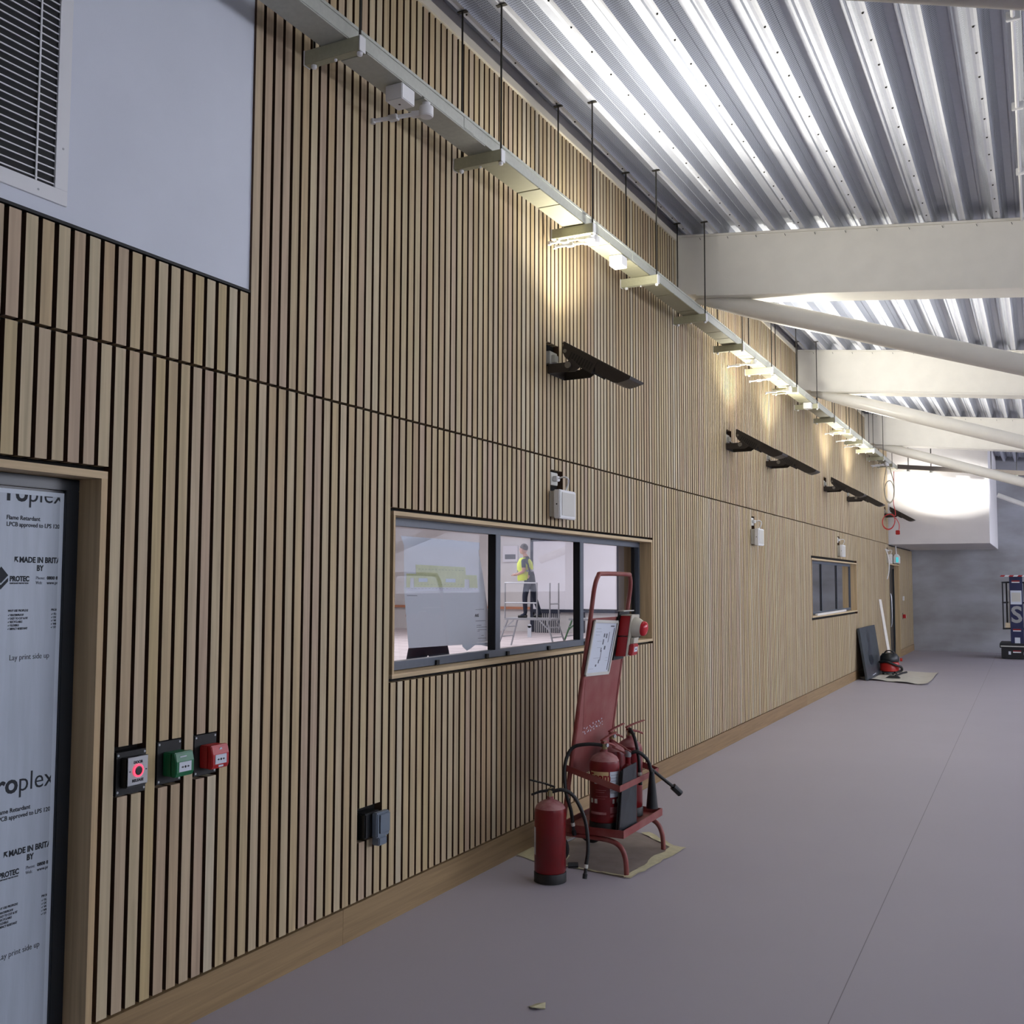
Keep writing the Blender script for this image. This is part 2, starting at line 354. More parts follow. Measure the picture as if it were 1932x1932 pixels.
# --- slats
PITCH = .0624; FACE = .0446; Y0 = 2.533; GAPZ = 2.482
cut = []    # extra holes in the slats: (y0,y1,z0,z1)
FL_Y = [6.09, 10.42, 12.16, 15.78, 17.84, 22.45]; EL_Y = [6.12, 11.42, 16.86, 22.68]
for y in FL_Y: cut.append((y+.04, y+.175, 3.09, 3.25))
for y in EL_Y: cut.append((y+.02, y+.16, 2.245, 2.40))
cut += [(2.585, 2.72, .90, 1.07), (2.775, 2.89, .90, 1.065), (2.955, 3.075, .90, 1.065), (4.03, 4.165, .43, .585)]
slat = MB(); k0 = int((-5-Y0)/PITCH); k1 = int((Y_END-Y0)/PITCH)
for k in range(k0, k1):
    y = Y0+k*PITCH; ym = y+FACE/2
    if y < 1.0 and k % 1: continue
    top = 2.838 if ym < 3.24 else (4.765 if ym < YB-.01 else 2.45)
    segs = [(.163, GAPZ-.006), (GAPZ+.006, top)] if top > 2.5 else [(.163, top)]
    for o in open_+cut:
        mg = (.036 if o is W2 else .018) if o in open_ else .002
        if o[0]-mg < y+FACE-.004 and y+.004 < o[1]+mg:
            ns = []
            for a, b in segs:
                lo, hi = o[2]-mg, o[3]+mg
                if o[2] < .01: lo = -1
                if b <= lo or a >= hi: ns.append((a, b)); continue
                if a < lo: ns.append((a, lo))
                if b > hi: ns.append((hi, b))
            segs = ns
    dx = random.uniform(-.0007, .0007)
    for a, b in segs:
        slat.box(-.044, 0+dx, y, y+FACE, a, b)
        slat.m[-4] = 1; slat.m[-2] = 1      # the -y and +y edges take the darker brown
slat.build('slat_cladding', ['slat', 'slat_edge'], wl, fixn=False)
# skirting, in lengths with tight joints
sk = MB(); js = [-5, 2.512] + [3.909, 10.87, 17.4, D2[0]-.03]
for a, b in ((2.535, 3.909), (3.911, 7.4), (7.402, 10.87), (10.872, 14.3), (14.302, 17.7), (17.702, 21.0), (21.002, D2[0]-.028), (D2[1]+.028, Y_END), (-5, D1[0]-.03)):
    sk.box(-.044, .004, a, b, 0, .155)
struct(sk.build('baseboard_left', 'plank', base=(0, 0, 0), fixn=False))
# head trim and the trims around each beam
BEAM_Y = [2.98, 8.87, 14.05, 20.0]; BW = .30
t = MB()
edges = [3.25] + sum([[y-.035, y+BW+.03] for y in BEAM_Y], []) + [YB]
t.box(-.044, .014, BEAM_Y[0]+BW, BEAM_Y[1]-.0, 4.757, 4.815)
t.box(-.044, .014, BEAM_Y[1]+BW, BEAM_Y[2], 4.757, 4.815); t.box(-.044, .014, BEAM_Y[2]+BW, BEAM_Y[3], 4.757, 4.815); t.box(-.044, .014, BEAM_Y[3]+BW, YB, 4.757, 4.815)
for y in BEAM_Y[1:]:
    t.box(-.044, .012, y-.05, y-.002, 4.16, 4.756); t.box(-.044, .012, y+BW+.002, y+BW+.05, 4.16, 4.756)
struct(t.build('trim_1', 'cream_trim', base=(0, 0, 4.8), bevel=.003))

# --- roof deck running the length of the hall
PD = .2535; deck = MB(); prof = []
x = .11
while x < 9.0:
    for du, dz, mi in ((-.024, 0, 0), (-.008, .004, 0), (.008, .004, 0), (.024, 0, 1), (.048, .075, 1), (.052, .078, 1), (.075, .125, 0), (.125, .125, 0), (.133, .112, 0), (.145, .112, 0), (.153, .125, 0), (.178, .125, 1), (.201, .078, 1), (.205, .075, 1)):
        prof.append((x+du, dz, mi))
    x += PD
prof = [(-.06, .125, 0), (.035, .125, 1), (.06, .078, 1)]+prof
vs = []; fs = []
for y in (-5.0, 30.0):
    for (px_, dz, mi) in prof: vs.append((px_, y, RZ(px_)+dz))
n = len(prof)
deck.v = vs
for i in range(n-1): deck.f.append((i, n+i, n+i+1, i+1)); deck.m.append(prof[i][2])
ck = struct(deck.build('ceiling', ['deck', 'deck_perf'], base=(0, 0, 4.8), fixn=False))
# solid layer above the deck so no daylight leaks through
rf = MB(); rf.hexa([(-.3, -5, RZ(-.3)+.17), (9.3, -5, RZ(9.3)+.17), (9.3, 30, RZ(9.3)+.17), (-.3, 30, RZ(-.3)+.17), (-.3, -5, RZ(-.3)+.27), (9.3, -5, RZ(9.3)+.27), (9.3, 30, RZ(9.3)+.27), (-.3, 30, RZ(-.3)+.27)])
struct(rf.build('ceiling_board', 'plaster', base=(0, 0, 5)))
sc = MB()
for i in range(0, 14):
    xx = .11+PD*i
    if i % 2: continue
    yy = 3.9
    while yy < 8.8: sc.lathe([(.006, 0), (.006, .004), (.003, .007)], (xx-.001, yy, RZ(xx)+.003), (0, 0, -1), 6); yy += .3
so_ = sc.build('deck_screws', 'rod', ck); so_['kind'] = 'stuff'

# --- end wall, bulkhead, unseen walls added to cut the light
struct(MB().box(-.3, 16, Y_END, Y_END+.2, 0, 5.2).build('wall_end', 'stained_wall', base=(0, Y_END, 0)))
bk = MB(); bk.box(-.02, 1.955, YB, Y_END, 2.482, 5.0)
struct(bk.build('wall_bulkhead', 'plaster_warm', base=(0, YB, 2.48), bevel=.004))
struct(MB().box(9.0, 9.2, -5, -1.5, 0, 5).box(9.0, 9.2, -1.5, 8.5, 0, 2.5).box(9.0, 9.2, 8.5, 28, 0, 1.4).build('wall_right_blocker', 'screen_navy', base=(9, 0, 0)))  # unseen stepped wall, added to limit daylight on the lower hall
struct(MB().box(-.3, 9.2, -5.2, -5, 0, 5).build('wall_back_blocker', 'plaster', base=(0, -5, 0)))  # unseen wall behind the camera, added to shade the near end

# ================================================================== ROOF BEAMS
def beam(y, label):
    z0 = lambda x: 4.262-.104*x
    t = thing('roof_beam', label, 'beam', (0, y+BW/2, 4.2), 'white steel roof beams')
    X1 = 9.0; w = MB()
    def slab(xa, xb, ya, yb, f0, f1):
        w.hexa([(xa, ya, f0(xa)), (xb, ya, f0(xb)), (xb, yb, f0(xb)), (xa, yb, f0(xa)), (xa, ya, f1(xa)), (xb, ya, f1(xb)), (xb, yb, f1(xb)), (xa, yb, f1(xa))])
    slab(.004, X1, y+.012, y+BW-.012, lambda x: z0(x)+.016, lambda x: RZ(x)-.022)
    w.build('web', 'steel_paint', t)
    w = MB(); slab(.004, X1, y, y+BW, lambda x: RZ(x)-.02, lambda x: RZ(x)-.001); w.build('top_flange', 'steel_paint', t, bevel=.002)
    w = MB(); slab(.17, X1, y, y+BW, z0, lambda x: z0(x)+.015); w.build('bottom_flange', 'steel_paint', t, bevel=.002)
    # nail heads along the top lip
    w = MB(); xx = .11
    while xx < 6: w.bar((xx+.1, y-.001, RZ(xx+.1)-.035), (xx+.108, y-.001, RZ(xx+.1)-.055), .004, .004); xx += PD
    w.build('clip_pin', 'rod', t)
    # diagonal brace tube, running down away from the wall, with a gusseted foot
    yc = y+BW/2; w = MB()
    pts = [(.12, yc, 4.235), (.30, yc, 4.205), (.60, yc, 4.115), (1.0, yc, 3.985), (1.6, yc, 3.785), (2.8, yc, 3.385), (6.5, yc, 2.14)]
    w.tube(pts, [.02, .055, .083, .090, .088, .084, .084], 28); w.build('brace_tube', 'steel_paint', t, smooth=True)
    return t
beam(BEAM_Y[0], 'white steel roof beam nearest the camera, crossing the top right corner')
beam(BEAM_Y[1], 'large near white steel roof beam with brace tube, first in full view')
beam(BEAM_Y[2], 'middle white steel roof beam with brace tube')
beam(BEAM_Y[3], 'far white steel roof beam just before the lit bulkhead')
# purlin and tube in the end bay beyond the bulkhead
tg = MB(); tg.tube([(2.02, 26.0, 3.69), (2.6, 26.0, 3.43), (5.5, 26.0, 2.2)], .055, 18)
tag(tg.build('brace_tube', 'steel_paint', smooth=True), 'grey sloping tube in the shaded bay beyond the bulkhead', 'tube')

# conduit under the deck
ct = thing('conduit', 'white conduit clipped under the roof deck at upper right', 'conduit', (2.82, 6.3, 4.4))
MB().tube([(2.835, 3.8, RZ(2.83)-.02), (2.83, 6.4, RZ(2.83)-.03), (2.822, 8.86, RZ(2.82)-.025)], .011, 10).build('tube', 'white_pl', ct, smooth=True)
for yy in (4.5, 5.6, 6.7, 7.8): MB().box(2.80, 2.865, yy-.012, yy+.012, RZ(2.83)-.045, RZ(2.83)+.002).build('clip', 'white_pl', ct, bevel=.003)

# ================================================================== CABLE TRUNKING + HANGERS
tr = thing('cable_trunking', 'long grey cable trunking hung along the slatted wall', 'cable trunking', (.225, 12, 3.98))
b_ = MB(); b_.box(.150, .300, 2.2, 22.3, 3.985, 4.058); b_.build('body', 'steel_raw', tr)
MB().box(.3005, .304, 2.2, 22.3, 4.046, 4.060).build('lip', 'steel_raw', tr)
for a, b, zz in ((2.2, 3.46, 0), (3.6, 4.05, 0), (4.07, 4.68, 0)): MB().box(.155, .298, a, b, 3.9785, 3.9845).build('cover_plate', 'steel_raw', tr)
yy = 4.80
while yy < 22:
    L_ = (.28 if int(yy*7) % 3 else .55); MB().box(.152, .300, yy, min(yy+L_-.012, 22.2), 3.9775, 3.9845).build('cover_plate', 'trunk_cover', tr, bevel=.0015); yy += L_
for yy in (4.45, 6.9, 9.9, 13.0, 16.1): MB().box(.3002, .3022, yy, yy+.10, 3.99, 4.045).build('joint_plate', 'steel_raw', tr)
ords = ['first', 'second', 'third', 'fourth', 'fifth', 'sixth', 'seventh', 'eighth', 'ninth', 'tenth', 'eleventh', 'twelfth', 'thirteenth', 'fourteenth', 'fifteenth']
def hanger(y, label):
    t = thing('trunking_hanger', label, 'hanger', (.225, y, 3.9), 'hangers under the cable trunking')
    MB().box(.070, .362, y-.021, y+.021, 3.912, 3.976).build('crossbar', 'bracket', t, bevel=.002)
    for x0, x1 in ((.065, .070), (.362, .367)): MB().box(x0, x1, y-.022, y+.022, 3.910, 3.978).build('end_cap', 'white_pl', t, bevel=.001)
    for x in (.107, .352):
        MB().cyl((x, y, 3.9), (x, y, RZ(x)+.0), .0056, 8).build('rod', 'rod', t, smooth=True)
        MB().lathe([(.012, 0), (.013, -.006), (.011, -.014), (.004, -.018)], (x, y, 3.911), n=14).build('nut_cap', 'white_pl', t, smooth=True)
        MB().box(x-.03, x+.03, y-.012, y+.012, RZ(x)-.006, RZ(x)-.001).build('deck_clip', 'rod', t)
    MB().lathe([(.007, 0), (.006, -.008), (.002, -.011)], (.225, y, 3.911), n=10).build('screw', 'white_pl', t)
    return t
hy = [3.47, 4.76, 6.03, 7.28, 8.54, 9.78, 11.0, 12.27, 13.52, 14.77, 16.02, 17.28, 18.5, 19.75, 21.0]
h0 = hanger(hy[0], 'trunking hanger closest to the camera, its crossbar at upper left')
for i in range(1, 15): dup(h0, (0, hy[i]-hy[0], 0), 'trunking hanger with crossbar on two rods, %s from the camera%s' % (ords[i], ', beside a roof beam' if i in (4, 8, 13) else ''))
# end run of trunking parallel to the roof slope
M['tray_brown'] = mat('dull_brown_tray', (112, 104, 98), .6)
t2 = thing('cable_trunking', 'short brown-grey trunking across the front of the lit bulkhead', 'cable trunking', (1.5, 22.2, 3.8))
z_ = lambda x: 4.02-.104*x
q = MB(); q.hexa([(.32, 22.1, z_(.32)), (2.9, 22.1, z_(2.9)), (2.9, 22.25, z_(2.9)), (.32, 22.25, z_(.32)), (.32, 22.1, z_(.32)+.09), (2.9, 22.1, z_(2.9)+.09), (2.9, 22.25, z_(2.9)+.09), (.32, 22.25, z_(.32)+.09)])
q.build('body', 'tray_brown', t2)
for x in (.52, .95, 2.05, 2.5):
    MB().cyl((x, 22.12, z_(x)), (x, 22.12, RZ(x)), .005, 8).build('rod', 'rod', t2)
    MB().cyl((x, 22.23, z_(x)), (x, 22.23, RZ(x)), .005, 8).build('rod', 'rod', t2)
    MB().box(x-.02, x+.02, 22.06, 22.29, z_(x)-.045, z_(x)-.004).build('crossbar', 'steel_raw', t2)

# swing arms under the trunking
def swing(y, n, label, dz=0):
    t = thing('swing_arm_fitting', label, 'fitting', (.27, y, 3.93), 'white arm fittings under the trunking')
    MB().lathe([(.020, 0), (.020, -.018), (.034, -.020), (.035, -.026), (.035, -.064), (.030, -.070), (.004, -.071)], (.285, y, 3.976), n=24).build('round_base', 'white_pl', t, smooth=True)
    a = MB(); a.bar((.27, y-.004, 3.926), (.215, y-.02, 3.924), .030, .026); a.bar((.22, y-.02, 3.924), (.028, y-.09, 3.902), .019, .015)
    a.build('arm', 'white_pl', t, bevel=.002)
    MB().box(.105, .155, y-.068, y-.036, 3.900, 3.926).build('slider', 'white_pl', t, bevel=.002)
    MB().cyl((.034, y-.088, 3.889), (.034, y-.088, 3.912), .012, 12).build('tip', 'white_pl', t)
    return t
s0 = swing(4.11, 0, 'white swing arm fitting closest to the camera, past the near junction box')
sy = [(6.14, 'left one of the pair of white arms at the third hanger'), (6.225, 'right one of the pair of white arms at the third hanger'), (10.5, 'white arm fitting just before the seventh hanger'), (11.4, 'white arm fitting just past the seventh hanger'), (12.16, 'white arm fitting close before the eighth hanger'), (15.9, 'white arm fitting just before the eleventh hanger'), (16.85, 'white arm fitting before the twelfth hanger'), (17.6, 'white arm fitting after the twelfth hanger'), (20.6, 'left one of the last two white arms, by the hanging cables'), (20.78, 'right one of the last two white arms, by the hanging cables')]
for y, l in sy: dup(s0, (0, y-4.11, 0), l)
def jbox(y, label):
    t = thing('junction_box', label, 'junction box', (.24, y, 3.9), 'white junction boxes under the trunking')
    MB().box(.205, .300, y-.055, y+.055, 3.90, 3.976).build('housing', 'white_pl', t, bevel=.004)
    c = MB(); c.lathe([(.006, 0), (.006, -.002)], (.25, y, 3.901), n=10); c.build('screw', 'rod', t)
    return t
j0 = jbox(3.93, 'white square junction box under the near end of the trunking')
dup(j0, (0, 6.74-3.93, 0), 'bright white junction box before the fourth hanger'); dup(j0, (0, 13.42-3.93, 0), 'small white junction box under the ninth hanger')

# ================================================================== FLOODLIGHTS
def flood(y, label):
    t = thing('floodlight', label, 'floodlight', (0, y, 3.05), 'black floodlights on the slatted wall')
    A = Vector((.111, 0, 3.236)); B = Vector((.575, 0, 2.962)); d = (B-A).normalized(); nn = Vector((-d.z, 0, d.x))   # nn points up and out
    if nn.z < 0: nn = -nn
    P = lambda s, h, yy: A+d*s+nn*h+Vector((0, yy, 0))
    L = (B-A).length; Y1, Y2 = y+.02, y+.25
    # body profile (thin plate swelling below)
    body = [(0, 0), (L, 0), (L, -.012), (L-.025, -.040), (L-.06, -.070), (L-.10, -.080), (L-.235, -.080), (L-.25, -.05), (.05, -.05), (.012, -.03), (0, -.014)]
    m = MB(); m.prism([P(s, h, Y1) for s, h in body], (0, Y2-Y1, 0)); m.build('housing', 'lamp_black', t, bevel=.002)
    rimp = [(-.002, .008), (L+.004, .008), (L+.004, -.010), (-.002, -.010)]
    m = MB(); m.prism([P(s, h, Y1-.006) for s, h in rimp], (0, .012, 0)); m.prism([P(s, h, Y2-.006) for s, h in rimp], (0, .012, 0))
    for s_ in (-.002, L-.008): m.prism([P(s, h, Y1+.004) for s, h in ((s_, .008), (s_+.012, .008), (s_+.012, -.010), (s_, -.010))], (0, Y2-Y1-.008, 0))
    m.build('rim', 'lamp_black', t)
    # end cheek with fin slots
    m = MB(); m.prism([P(s, h, Y1-.004) for s, h in ((.004, -.012), (.285, -.012), (.285, -.094), (.17, -.094), (.06, -.082), (.02, -.055))], (0, .012, 0)); m.build('cheek', 'lamp_black', t, bevel=.001); m = MB()
    m.prism([P(s, h, Y2-.008) for s, h in ((.004, -.012), (.285, -.012), (.285, -.094), (.17, -.094), (.06, -.082), (.02, -.055))], (0, .012, 0)); m.build('cheek', 'lamp_black', t, bevel=.001)
    m = MB()
    for k in range(10): s = .075+k*.021; m.prism([P(s, -.045, Y1+.01), P(s+.005, -.045, Y1+.01), P(s+.005, -.088, Y1+.01), P(s, -.088, Y1+.01)], (0, Y2-Y1-.02, 0))
    m.build('cooling_fins', 'lamp_dark', t)
    m = MB()
    for k in range(9): s = .085+k*.021; m.prism([P(s, -.030, Y1-.0055), P(s+.012, -.030, Y1-.0055), P(s+.012, -.080, Y1-.0055), P(s, -.080, Y1-.0055)], (0, .002, 0))
    m.build('fin_slots', 'lamp_dark', t)
    m = MB(); m.cyl(P(.038, -.045, Y1-.009), P(.038, -.045, Y1-.003), .012, 16); m.build('cap_screw', 'grey_metal', t)
    m = MB(); m.prism([P(s, .0005, Y1+.012) for s in (.02, L-.02)]+[P(s, .0015, Y1+.012) for s in (L-.02, .02)], (0, Y2-Y1-.024, 0)); led = m.build('led_panel', 'led', t)
    # yoke: wall plate, two arms, knob
    m = MB(); m.box(.002, .008, y, y+.27, 3.035, 3.10); m.box(.002, .15, y+.0, y+.006, 3.035, 3.098); m.box(.002, .15, y+.262, y+.268, 3.035, 3.098)
    m.prism([(.15, y, 3.035), (.15, y, 3.098), (.168, y, 3.09), (.172, y, 3.06)], (0, .006, 0)); m.prism([(.15, y+.262, 3.035), (.15, y+.262, 3.098), (.168, y+.262, 3.09), (.172, y+.262, 3.06)], (0, .006, 0))
    yk = m.build('yoke', 'lamp_black', t, bevel=.001)
    m = MB(); m.prism([(.13, y+.008, 3.10), (.17, y+.008, 3.12), (.235, y+.008, 3.06), (.20, y+.008, 3.035), (.15, y+.008, 3.035)], (0, .006, 0)); m.build('pivot_lug', 'lamp_black', yk); m = MB(); m.prism([(.13, y+.256, 3.10), (.17, y+.256, 3.12), (.235, y+.256, 3.06), (.20, y+.256, 3.035), (.15, y+.256, 3.035)], (0, .006, 0)); m.build('pivot_lug', 'lamp_black', yk)
    m = MB(); m.cyl((.150, y-.008, 3.078), (.150, y, 3.078), .021, 20); m.build('knob', 'grey_metal', yk)
    # supply plate above and lead
    m = MB(); m.box(-.044, -.004, y+.05, y+.165, 3.115, 3.20); m.box(-.004, .022, y+.07, y+.13, 3.125, 3.175); m.build('supply_plate', 'offwhite_pl', t, bevel=.003)
    m = MB(); m.tube([(.01, y+.1, 3.14), (.05, y+.1, 3.11), (.10, y+.11, 3.108), (.16, y+.12, 3.12)], .005, 8, smooth=5); m.build('lead', 'offwhite_pl', t, smooth=True)
    c = A+d*(L/2)+nn*.012
    area('floodlight_glow', (c.x, (Y1+Y2)/2, c.z), nn, .18, .38, FLOOD_W, (1, .965, .87), 2.45)
    return t
fl = ['black floodlight nearest the camera, alone on the wall', 'left one of the middle pair of black floodlights', 'right one of the middle pair of black floodlights', 'left one of the far pair of black floodlights', 'right one of the far pair of black floodlights', 'last small black floodlight behind the red cable coil']
f0 = flood(FL_Y[0], fl[0])
for i in range(1, 6):
    dup(f0, (0, FL_Y[i]-FL_Y[0], 0), fl[i])
    c = (.36, FL_Y[i]+.135, 3.12); area('floodlight_glow', c, (.509, 0, .861), .18, .38, FLOOD_W*(.4 if i == 5 else 1), (1, .965, .87), 2.45)

# ================================================================== EMERGENCY LIGHT BOXES
def elight(y, label):
    t = thing('emergency_light', label, 'emergency light', (0, y, 2.07), 'white emergency light boxes on the wall')
    MB().box(.001, .040, y-.005, y+.225, 2.085, 2.255).build('spacer', 'offwhite_pl', t, bevel=.003)
    MB().box(.041, .088, y-.022, y+.238, 2.072, 2.262).build('housing', 'white_pl', t, bevel=.006)
    MB().box(.0885, .091, y+.008, y+.215, 2.092, 2.245).build('diffuser', 'offwhite_pl', t, bevel=.02)
    m = MB(); m.cyl((.065, y-.0235, 2.165), (.065, y-.021, 2.165), .005, 10); m.build('test_hole', 'rod', t)
    m = MB(); m.box(-.044, -.004, y+.035, y+.145, 2.30, 2.385); m.build('supply_plate', 'offwhite_pl', t, bevel=.003)
    m = MB(); m.box(-.004, .03, y+.06, y+.11, 2.325, 2.36); m.build('plug', 'white_pl', t, bevel=.004)
    m = MB(); m.tube([(.028, y+.085, 2.345), (.07, y+.09, 2.352), (.092, y+.10, 2.338), (.088, y+.11, 2.31), (.065, y+.12, 2.262)], .006, 8, smooth=6); m.build('lead', 'white_pl', t, smooth=True)
    return t
e0 = elight(EL_Y[0], 'white emergency light box above the large near window')
for i, l in ((1, 'white emergency light box on bare cladding between the two windows'), (2, 'white emergency light box above the small far window'), (3, 'white emergency light box next to the far door')): dup(e0, (0, EL_Y[i]-EL_Y[0], 0), l)

# ================================================================== WINDOWS
def window(idx, w, mull, glassn, fx=-.10, mw=.062, gd=.055):
    y0, y1, z0, z1 = w
    m = MB(); T = .021
    m.box(-.24, .003, y0, y1, z1-T, z1); m.box(-.24, .003, y0, y1, z0, z0+T)
    root = struct(m.build('window_%d' % idx, 'lining', base=((0, (y0+y1)/2, z0))))
    m = MB(); m.box(-.24, .0032, y0, y0+T-.004, z0+T, z1-T); m.box(-.24, .0032, y1-T, y1, z0+T, z1-T); m.build('window_jamb', 'liningv', root)
    m = MB(); a, b, c, d = y0+T-.004, y1-T, z0+T, z1-T
    m.box(fx-.055, fx, a, b, d-.042, d); m.box(fx-.055, fx, a, b, c+.004, c+.047); m.box(fx-.055, fx, b-.03, b, c+.047, d-.042)
    for q in mull: m.box(fx-gd, fx, q, q+mw, c+.047, d-.042)
    m.build('window_frame', 'alu_frame', root, bevel=.002)
    m = MB()
    for q in mull: m.box(fx-gd+.001, fx-.004, q-.003, q-.0005, c+.047, d-.042)
    m.box(fx-.056, fx-.030, b-.06, b-.03, c+.047, d-.042); m.build('gasket', 'gasket', root)
    ed = [a]+sum([[q, q+mw] for q in mull], [])+[b-.03]
    for i in range(0, len(ed), 2): MB().box(fx-gd-.011, fx-gd-.005, ed[i], ed[i+1], c+.047, d-.042).build('window_pane', glassn, root)
    k = MB()
    return root
w1 = window(1, W1, (5.565, 6.86), 'glass'); w2 = window(2, W2, (16.05, 17.36), 'darkglass', mw=.03, gd=.012)
for yy in (4.318, 4.86, 5.43, 5.70, 6.30, 6.93): MB().box(-.1, -.088, yy, yy+.03, 1.196, 1.222).build('glazing_clip', 'gasket', w1)
# battens and dust on the far sill
tb = MB(); tb.bar((-.012, 15.15, 1.200), (-.03, 17.7, 1.206), .03, .03); tag(tb.build('timber_batten', 'pole_white'), 'pale timber offcut lying on the far window sill', 'batten')

# door 1 -------------------------------------------------------------
y0, y1, z0, z1 = D1
m = MB(); m.box(-.20, .003, y0, y1, z1-.026, z1); d1 = struct(m.build('door_1', 'lining', base=(0, 2, 0)))
MB().box(-.20, .0032, y1-.026, y1, 0, z1-.026).build('door_lining', 'liningv', d1); MB().box(-.20, .0032, y0, y0+.026, 0, z1-.026).build('door_lining', 'liningv', d1)
m = MB(); m.box(-.160, -.105, y0+.026, y1-.026, z1-.068, z1-.028); m.box(-.160, -.105, y1-.08, y1-.026, 0, z1-.068); m.box(-.160, -.105, y0+.026, y0+.08, 0, z1-.068); m.build('door_frame', 'door_dark', d1, bevel=.002)
m = MB(); m.box(-.158, -.118, y0+.08, y1-.082, .01, z1-.07); m.build('door_leaf', 'door_dark', d1)
m = MB(); m.box(-.117, -.1145, 1.56, 2.431, .03, z1-.078); m.build('plain_film', 'film2', d1)
# printed protective film over the door
fm = thing('protective_film_sheet', 'grey printed protective plastic film covering the door at left', 'protective film', (-.11, 2.0, .05))
MB().box(-.1135, -.112, 1.56, 2.413, .05, 1.937).build('film', 'film', fm)
FX = -.1117
clip = [((0, 2.412, 0), (0, 1, 0)), ((0, 0, 1.936), (0, 0, 1))]
def ftext(s, y, z, size, w, bold=0, mt='ink'): return text(s, 'print', mt, fm, (FX, y, z), (0, 1, 0), (0, 0, 1), size, bold, clip, fit=w)
for k, (dy, dz) in enumerate(((0, 0), (0, -.951))):
    ftext('Pro', 2.160+dy, 1.914+dz, .088, .122, .0020); ftext('plex', 2.287+dy, 1.914+dz, .088, .134, -.0004)
    ftext('Flame Retardant', 2.209+dy, 1.851+dz, .020, .126, .0003); ftext('LPCB approved to LPS 1207', 2.210+dy, 1.829+dz, .020, .212, .0003)
    ftext('MADE IN BRITAIN', 2.262+dy, 1.711+dz, .0265, .181, .0009); ftext('BY', 2.329+dy, 1.684+dz, .0265, .026, .0009)
    ftext('PROTEC', 2.229+dy, 1.649+dz, .0235, .072, .0010); ftext('TEMPORARY PROTECTION', 2.229+dy, 1.640+dz, .006, .070, .0002)
    ftext('Phone:', 2.327+dy, 1.655+dz, .0150, .034, 0, 'greyink'); ftext('0800 834704', 2.370+dy, 1.655+dz, .0150, .082, .0006)
    ftext('Web:', 2.327+dy, 1.639+dz, .0150, .025, 0, 'greyink'); ftext('www.protec', 2.370+dy, 1.639+dz, .0150, .068, .0001)
    for j, (s, w) in enumerate((('WHY USE PROPLEX?', .075), ('\u2713 WATERPROOF', .058), ('\u2713 EASY TO CUT & FIT', .074), ('\u2713 RECYCLABLE', .054), ('\u2713 FLEXIBLE', .042), ('\u2713 IMPACT RESISTANT', .074))):
        ftext(s, 2.227+dy, 1.549+dz-j*.0112-(.003 if j else 0), .0100, w, .0002)
    for j, (s, w) in enumerate((('PROPLEX', .04), ('\u2713 FLOORS', .045), ('\u2713 DOORS', .04), ('\u2713 WALLS', .04), ('\u2713 WINDOWS', .05), ('\u2713 STAIRS', .04))):
        ftext(s, 2.391+dy, 1.549+dz-j*.0112-(.003 if j else 0), .0100, w, .0002)
    ftext('Lay print side up', 2.237+dy, 1.391+dz, .0265, .150, -.0002)
    g = MB(); Yc, Zc = 2.197+dy, 1.662+dz
    g.prism([(FX, Yc, Zc+.034), (FX, Yc+.026, Zc+.006), (FX, Yc, Zc-.020), (FX, Yc-.026, Zc+.006)], (.0006, 0, 0))
    g.build('print', 'ink', fm); g = MB()
    g.prism([(FX, Yc, Zc-.026), (FX, Yc+.026, Zc-.002), (FX, Yc+.026, Zc-.014), (FX, Yc, Zc-.040), (FX, Yc-.026, Zc-.014), (FX, Yc-.026, Zc-.002)], (.0006, 0, 0))
    g.build('print', 'ink', fm); g = MB()
    g.prism([(FX, 2.244+dy, 1.711+dz), (FX, 2.244+dy, 1.7295+dz), (FX, 2.259+dy, 1.7295+dz), (FX, 2.2515+dy, 1.7225+dz), (FX, 2.259+dy, 1.714+dz), (FX, 2.256+dy, 1.711+dz), (FX, 2.2485+dy, 1.719+dz)], (.0006, 0, 0))
    g.build('print', 'ink', fm)

# door 2 -------------------------------------------------------------
y0, y1, z0, z1 = D2
m = MB(); m.box(-.20, .003, y0, y1, z1-.026, z1); d2 = struct(m.build('door_2', 'lining', base=(0, 24, 0)))
MB().box(-.20, .0032, y1-.03, y1, 0, z1-.026).build('door_lining', 'liningv', d2); MB().box(-.20, .0032, y0, y0+.03, 0, z1-.026).build('door_lining', 'liningv', d2)
m = MB(); m.box(-.15, -.10, y0+.03, y0+.1, .01, z1-.03); m.box(-.15, -.10, y1-.1, y1-.03, .01, z1-.03); m.box(-.15, -.10, y0+.1, y1-.1, z1-.1, z1-.03); m.box(-.15, -.10, y0+.1, y1-.1, .01, .12); m.build('door_frame', 'door_dark', d2)
m = MB(); m.box(-.13, -.124, y0+.1, y1-.1, .12, z1-.1); m.build('door_glass', 'door_dark', d2)
m = MB(); m.tube([(-.1, y0+.62, .75), (-.04, y0+.62, .77), (-.04, y0+.62, 1.38), (-.1, y0+.62, 1.40)], .014, 10, smooth=4); m.build('door_handle', 'steel', d2, smooth=True)

# ================================================================== NEAR WALL DEVICES
def screws(t, ya, yb, za, zb, x=.004):
    for yy in (ya, yb):
        for zz in (za, zb): MB().lathe([(.0045, 0), (.004, .002)], (x, yy, zz), (1, 0, 0), 12).build('screw', 'steel', t)
